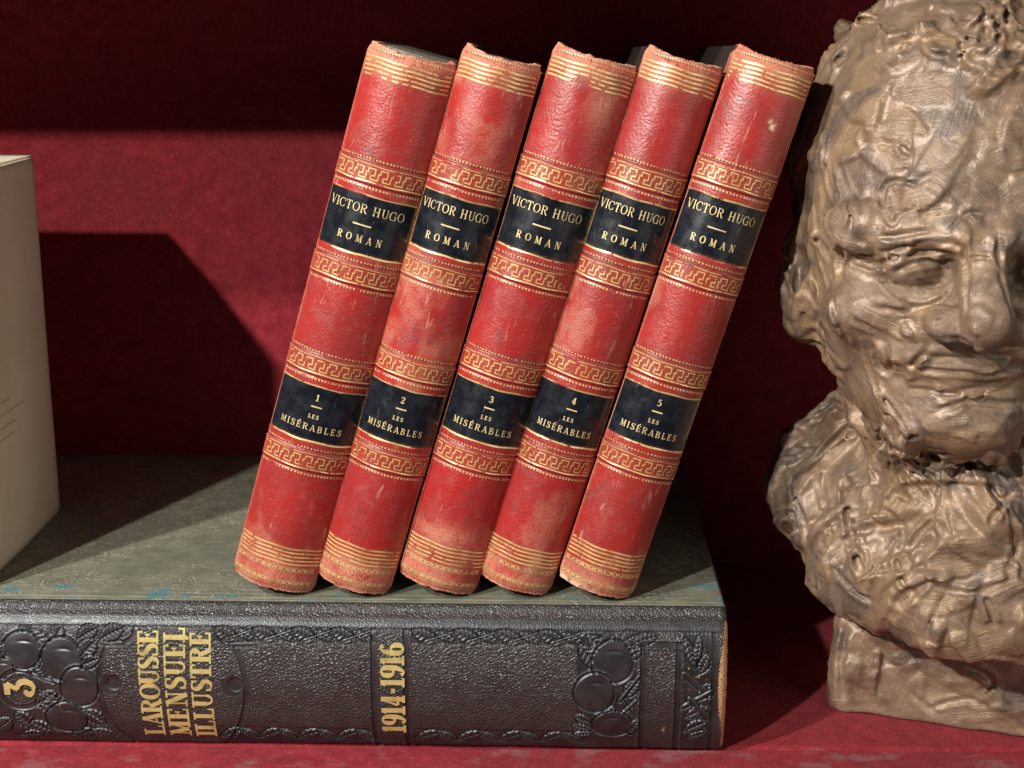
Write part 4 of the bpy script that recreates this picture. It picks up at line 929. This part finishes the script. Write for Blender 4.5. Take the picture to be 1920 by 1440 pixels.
LINES = [
 ([(1502, 470), (1496, 540), (1512, 605)], 0.13, 0.09), ([(1522, 515), (1542, 560), (1530, 610)], 0.16, 0.10), ([(1560, 555), (1572, 600), (1596, 645)], 0.14, 0.09), ([(1515, 440), (1540, 455), (1560, 490)], 0.13, 0.09),
 ([(1590, 478), (1620, 492), (1650, 500), (1690, 476)], 0.16, 0.10), ([(1662, 470), (1715, 456), (1770, 452), (1812, 468)], 0.12, 0.09), ([(1672, 482), (1720, 470), (1780, 470)], 0.10, 0.08),
 ([(1680, 508), (1715, 494), (1760, 489), (1795, 494)], 0.15, 0.09), ([(1712, 512), (1750, 505), (1788, 500)], 0.07, 0.07), ([(1712, 512), (1735, 536), (1765, 535), (1790, 515)], 0.07, 0.07),
 ([(1640, 520), (1656, 546), (1682, 564), (1712, 575), (1740, 576), (1765, 564), (1784, 545), (1790, 524)], 0.10, 0.08), ([(1660, 498), (1661, 512), (1668, 530)], 0.14, 0.10), ([(1638, 574), (1680, 583), (1740, 582), (1775, 578)], 0.08, 0.08),
 ([(1808, 462), (1809, 492)], 0.12, 0.07), ([(1876, 442), (1872, 472), (1876, 502)], 0.16, 0.09), ([(1815, 486), (1840, 484), (1864, 488)], 0.10, 0.07),
 ([(1812, 480), (1816, 540), (1812, 600)], 0.07, 0.08), ([(1872, 505), (1884, 550), (1900, 600)], 0.08, 0.08), ([(1762, 628), (1790, 634), (1815, 641), (1832, 656), (1865, 668), (1910, 662)], 0.09, 0.09), ([(1774, 598), (1752, 606)], 0.1, 0.07),
 ([(1766, 604), (1748, 640), (1722, 672), (1708, 700)], 0.05, 0.09), ([(1710, 702), (1730, 692), (1760, 698), (1800, 697), (1830, 704), (1855, 706), (1882, 697), (1915, 695)], 0.09, 0.08), ([(1710, 682), (1728, 668), (1742, 665)], 0.12, 0.09),
 ([(1745, 774), (1785, 762), (1830, 752), (1880, 760), (1915, 755)], 0.12, 0.11), ([(1700, 728), (1760, 734), (1830, 748)], 0.07, 0.08), ([(1790, 728), (1815, 746), (1842, 745), (1846, 728)], 0.06, 0.06),
 ([(1640, 640), (1648, 685), (1664, 700), (1674, 680), (1662, 640)], 0.11, 0.08), ([(1598, 595), (1625, 612), (1645, 620)], 0.12, 0.08), ([(1574, 462), (1577, 500), (1570, 520)], 0.2, 0.11), ([(1535, 470), (1550, 520), (1558, 560)], 0.12, 0.08),
 ([(1598, 620), (1640, 720), (1682, 805)], 0.13, 0.09), ([(1640, 720), (1690, 790), (1712, 818)], 0.12, 0.08), ([(1652, 780), (1700, 850), (1745, 872)], 0.16, 0.09), ([(1620, 760), (1645, 825), (1690, 890)], 0.15, 0.09), ([(1602, 780), (1632, 865), (1650, 900)], 0.14, 0.09), ([(1690, 815), (1712, 822), (1720, 815)], 0.16, 0.09),
 ([(1700, 860), (1750, 900), (1800, 905)], 0.12, 0.09), ([(1660, 830), (1700, 900), (1720, 930)], 0.12, 0.08), ([(1585, 880), (1590, 960), (1602, 1030), (1622, 1092)], 0.26, 0.13), ([(1688, 1060), (1720, 1005), (1765, 968)], 0.20, 0.10), ([(1625, 1090), (1650, 1050), (1690, 1000)], 0.10, 0.09),
 ([(1846, 1118), (1856, 1140), (1862, 1170)], 0.2, 0.10), ([(1740, 1095), (1800, 1115), (1850, 1105), (1915, 1080)], 0.16, 0.10), ([(1680, 1040), (1690, 1090), (1720, 1120)], 0.13, 0.09), ([(1540, 1040), (1580, 1090), (1640, 1130)], 0.15, 0.10), ([(1480, 880), (1500, 960), (1520, 1030)], 0.12, 0.10), ([(1540, 860), (1545, 940), (1560, 1010)], 0.10, 0.09),
 ([(1655, 400), (1655, 350), (1685, 338), (1725, 352)], 0.14, 0.08), ([(1655, 400), (1676, 428), (1684, 402), (1712, 396), (1726, 378)], 0.14, 0.08), ([(1775, 440), (1800, 410), (1822, 398), (1845, 402)], 0.09, 0.07), ([(1690, 270), (1694, 285), (1710, 290)], 0.10, 0.08), ([(1650, 262), (1670, 270), (1685, 262)], 0.10, 0.08),
 ([(1572, 300), (1580, 350), (1600, 400), (1590, 440)], 0.12, 0.09), ([(1545, 250), (1552, 330), (1560, 400)], 0.10, 0.09), ([(1640, 445), (1700, 440), (1750, 432)], 0.09, 0.08),
 ([(1685, 78), (1710, 72), (1714, 78)], 0.2, 0.10), ([(1685, 78), (1682, 115)], 0.14, 0.09), ([(1728, 72), (1740, 105), (1770, 104), (1790, 118), (1812, 95), (1790, 68)], 0.18, 0.10), ([(1850, 52), (1843, 84)], 0.22, 0.11), ([(1846, 108), (1858, 96), (1872, 92)], 0.18, 0.09), ([(1870, 35), (1872, 62), (1866, 90)], 0.14, 0.09), ([(1630, 75), (1636, 110), (1655, 138)], 0.10, 0.08), ([(1665, 50), (1672, 80), (1680, 130)], 0.12, 0.09),
]
WALKS = [
 (110, lambda V, n: ((V[:, 2] > 22.3) | (V[:, 1] > 0)) & (V[:, 2] > 12), (0.8, 2.4), (0.14, 0.32), (0.08, 0.14), hair_flow),
 (35, lambda V, n: (np.abs(V[:, 0]) > 3.4) & (V[:, 2] > 9) & (V[:, 2] < 20) & (n[:, 1] < 0.4), (0.8, 2.6), (0.07, 0.16), (0.07, 0.10), chest_flow),
 (55, lambda V, n: (V[:, 2] <= 10.5) & (n[:, 1] < 0.5), (1.2, 3.4), (0.09, 0.18), (0.07, 0.12), chest_flow),
 (10, lambda V, n: (V[:, 2] > 10) & (V[:, 2] < 20) & (n[:, 1] < 0.1) & ~calm(V), (0.5, 1.6), (0.06, 0.12), (0.06, 0.09), face_flow),
]
V_, Q_, dab_, rnd_, edge_ = clay(head_solid, (-9.0, -12.4, 2.4), (9.4, 7.2, 26.4), 0.076, EX, SC, 3, LINES, WALKS)
build('head_and_shoulders', V_, Q_, BRONZE, bust, {'dab': dab_, 'dabrnd': rnd_, 'seam': edge_})
def block_solid(P):
    x, y, z = P[..., 0], P[..., 1], P[..., 2]
    dx = np.abs(x-1.75+0.08*(z-1))-(4.85-0.10*z); dy = np.abs(y-0.5)-(4.0-0.10*z); top = z-(4.25-0.10*x+0.05*y+0.15*np.sin(x*0.9+0.5))
    d = smax(smax(smax(dx, dy, 0.5), top, 0.3), -z+0.02, 0.03)
    d = smin(d, cap(P, (-2.8, -3.0, 0.3), (-2.5, -2.9, 2.4), 0.55), 0.5)
    return d
BS = [(55, lambda V, n: (n[:, 1] < 0.3) & (n[:, 2] < 0.8) & (V[:, 2] > 0.5), (0.6, 1.7), (0.4, 0.8), (0.06, 0.16), (3, 10), face_flow)]
BE = [(-2.2, 1.4, 85, 1.3, 0.65, 0.16, 6, 0), (-0.8, 1.2, 80, 1.2, 0.85, 0.16, 7, 0), (1.4, 1.7, -20, 1.6, 0.55, 0.20, 8, 0), (2.0, 0.8, 8, 1.8, 0.4, 0.16, 5, 0), (3.8, 1.6, 5, 1.3, 0.7, 0.16, 6, 0), (-1.5, 1.5, 88, 1.0, 0.10, 0.16, 0, 1)]
V_, Q_, dab_, rnd_, edge_ = clay(block_solid, (-4.6, -4.8, -0.2), (7.4, 5.4, 5.4), 0.09, BE, BS, 8, [([(1625, 1180), (1720, 1210), (1800, 1235)], 0.10, 0.10), ([(1800, 1250), (1850, 1265), (1862, 1285), (1830, 1300)], 0.12, 0.1), ([(1740, 1330), (1790, 1312), (1900, 1305)], 0.10, 0.08), ([(1590, 1170), (1578, 1240), (1580, 1320)], 0.16, 0.11)], [(25, lambda V, n: (n[:, 1] < 0.2) & (V[:, 2] > 0.4), (0.8, 2.4), (0.05, 0.12), (0.07, 0.1), face_flow)])
V_[:, 2] = np.maximum(V_[:, 2], 0.0)
build('base_block', V_, Q_, BRONZE, bust, {'dab': dab_, 'dabrnd': rnd_, 'seam': edge_})

# ------------------------------------------------------------------ cream paperback standing at the left
pb = thing('paperback_book', 'cream paper-covered book standing upright at the far left of the large book', 'book', (-18.05, 10.2, 5.10), rot=(0, 0, R(-1.0)))
def pb_cover():
    Y = np.linspace(0, -8.9, 60); Z = np.linspace(0, 13.95, 60); y, z = np.meshgrid(Y, Z, indexing='ij')
    x = 0.16*np.sin(-y/8.9*math.pi)*(0.4+0.6*z/14)-0.10*sstep(-1.0, 0, y)**2+0.06*(fbm2(y*0.5, z*0.25, 4, 3)-0.5)
    zt = z-0.10*sstep(-0.5, 0.0, y)**2*sstep(12, 13.9, z)
    V = np.stack([x, y, zt], -1); B = V.copy(); B[..., 0] -= 0.05
    P = np.concatenate([V.reshape(-1, 3), B.reshape(-1, 3)]); n = 3600; F = grid_faces(60, 60, True); F2 = grid_faces(60, 60)+n
    ring = [i*60 for i in range(60)]+[59*60+j for j in range(1, 60)]+[i*60+59 for i in range(58, -1, -1)]+[j for j in range(58, 0, -1)]
    F3 = np.array([(ring[i], ring[(i+1) % len(ring)], ring[(i+1) % len(ring)]+n, ring[i]+n) for i in range(len(ring))])
    return P, np.concatenate([F, F2, F3])
P_, F_ = pb_cover(); cv_ = build('front_cover', P_, F_, CREAM, pb)
u = MB(); u.box(-8.9, -0.06, -8.75, -0.12, 0.05, 14.02); u.make('page_block', PAGESC, pb, bevel=0.03)  # extra thickness added out of view to widen the shadow on the wall
u = MB(); u.box(-9.1, -8.92, -8.9, 0.0, 0.0, 14.2); u.make('back_cover', CREAM, pb, bevel=0.03)
u = MB(); u.box(-9.1, 0.10, -8.98, -8.90, 0.0, 13.9); u.make('spine', CREAM, pb, bevel=0.03)
tx = Ink(lambda s, z, off: (0.16*math.sin(-s/8.9*math.pi)*(0.4+0.6*z/14)-0.10*float(sstep(-1.0, 0, s))**2+0.06*(float(fbm2(s*0.5, z*0.25, 4, 3))-0.5)+off, s, z), 0.012)
rg = np.random.default_rng(4)
for zc, y0, y1 in ((5.75, -6.2, -5.0), (5.30, -7.6, -3.6), (4.85, -7.3, -4.6), (4.45, -6.0, -4.6)):
    yy = y0
    while yy < y1:                                   # print too small and blurred to read: broken ticks
        wl = rg.uniform(0.06, 0.14); hgt = rg.uniform(0.07, 0.11)
        tx.stroke([(yy+wl*q, zc+hgt*(0.5 if i % 2 else 0)) for i, q in enumerate(np.linspace(0, 1, 4))], [0.018]*4); yy += wl+rg.uniform(0.02, 0.08)
build('faded_print', np.array(tx.V), tx.F, INK, cv_)
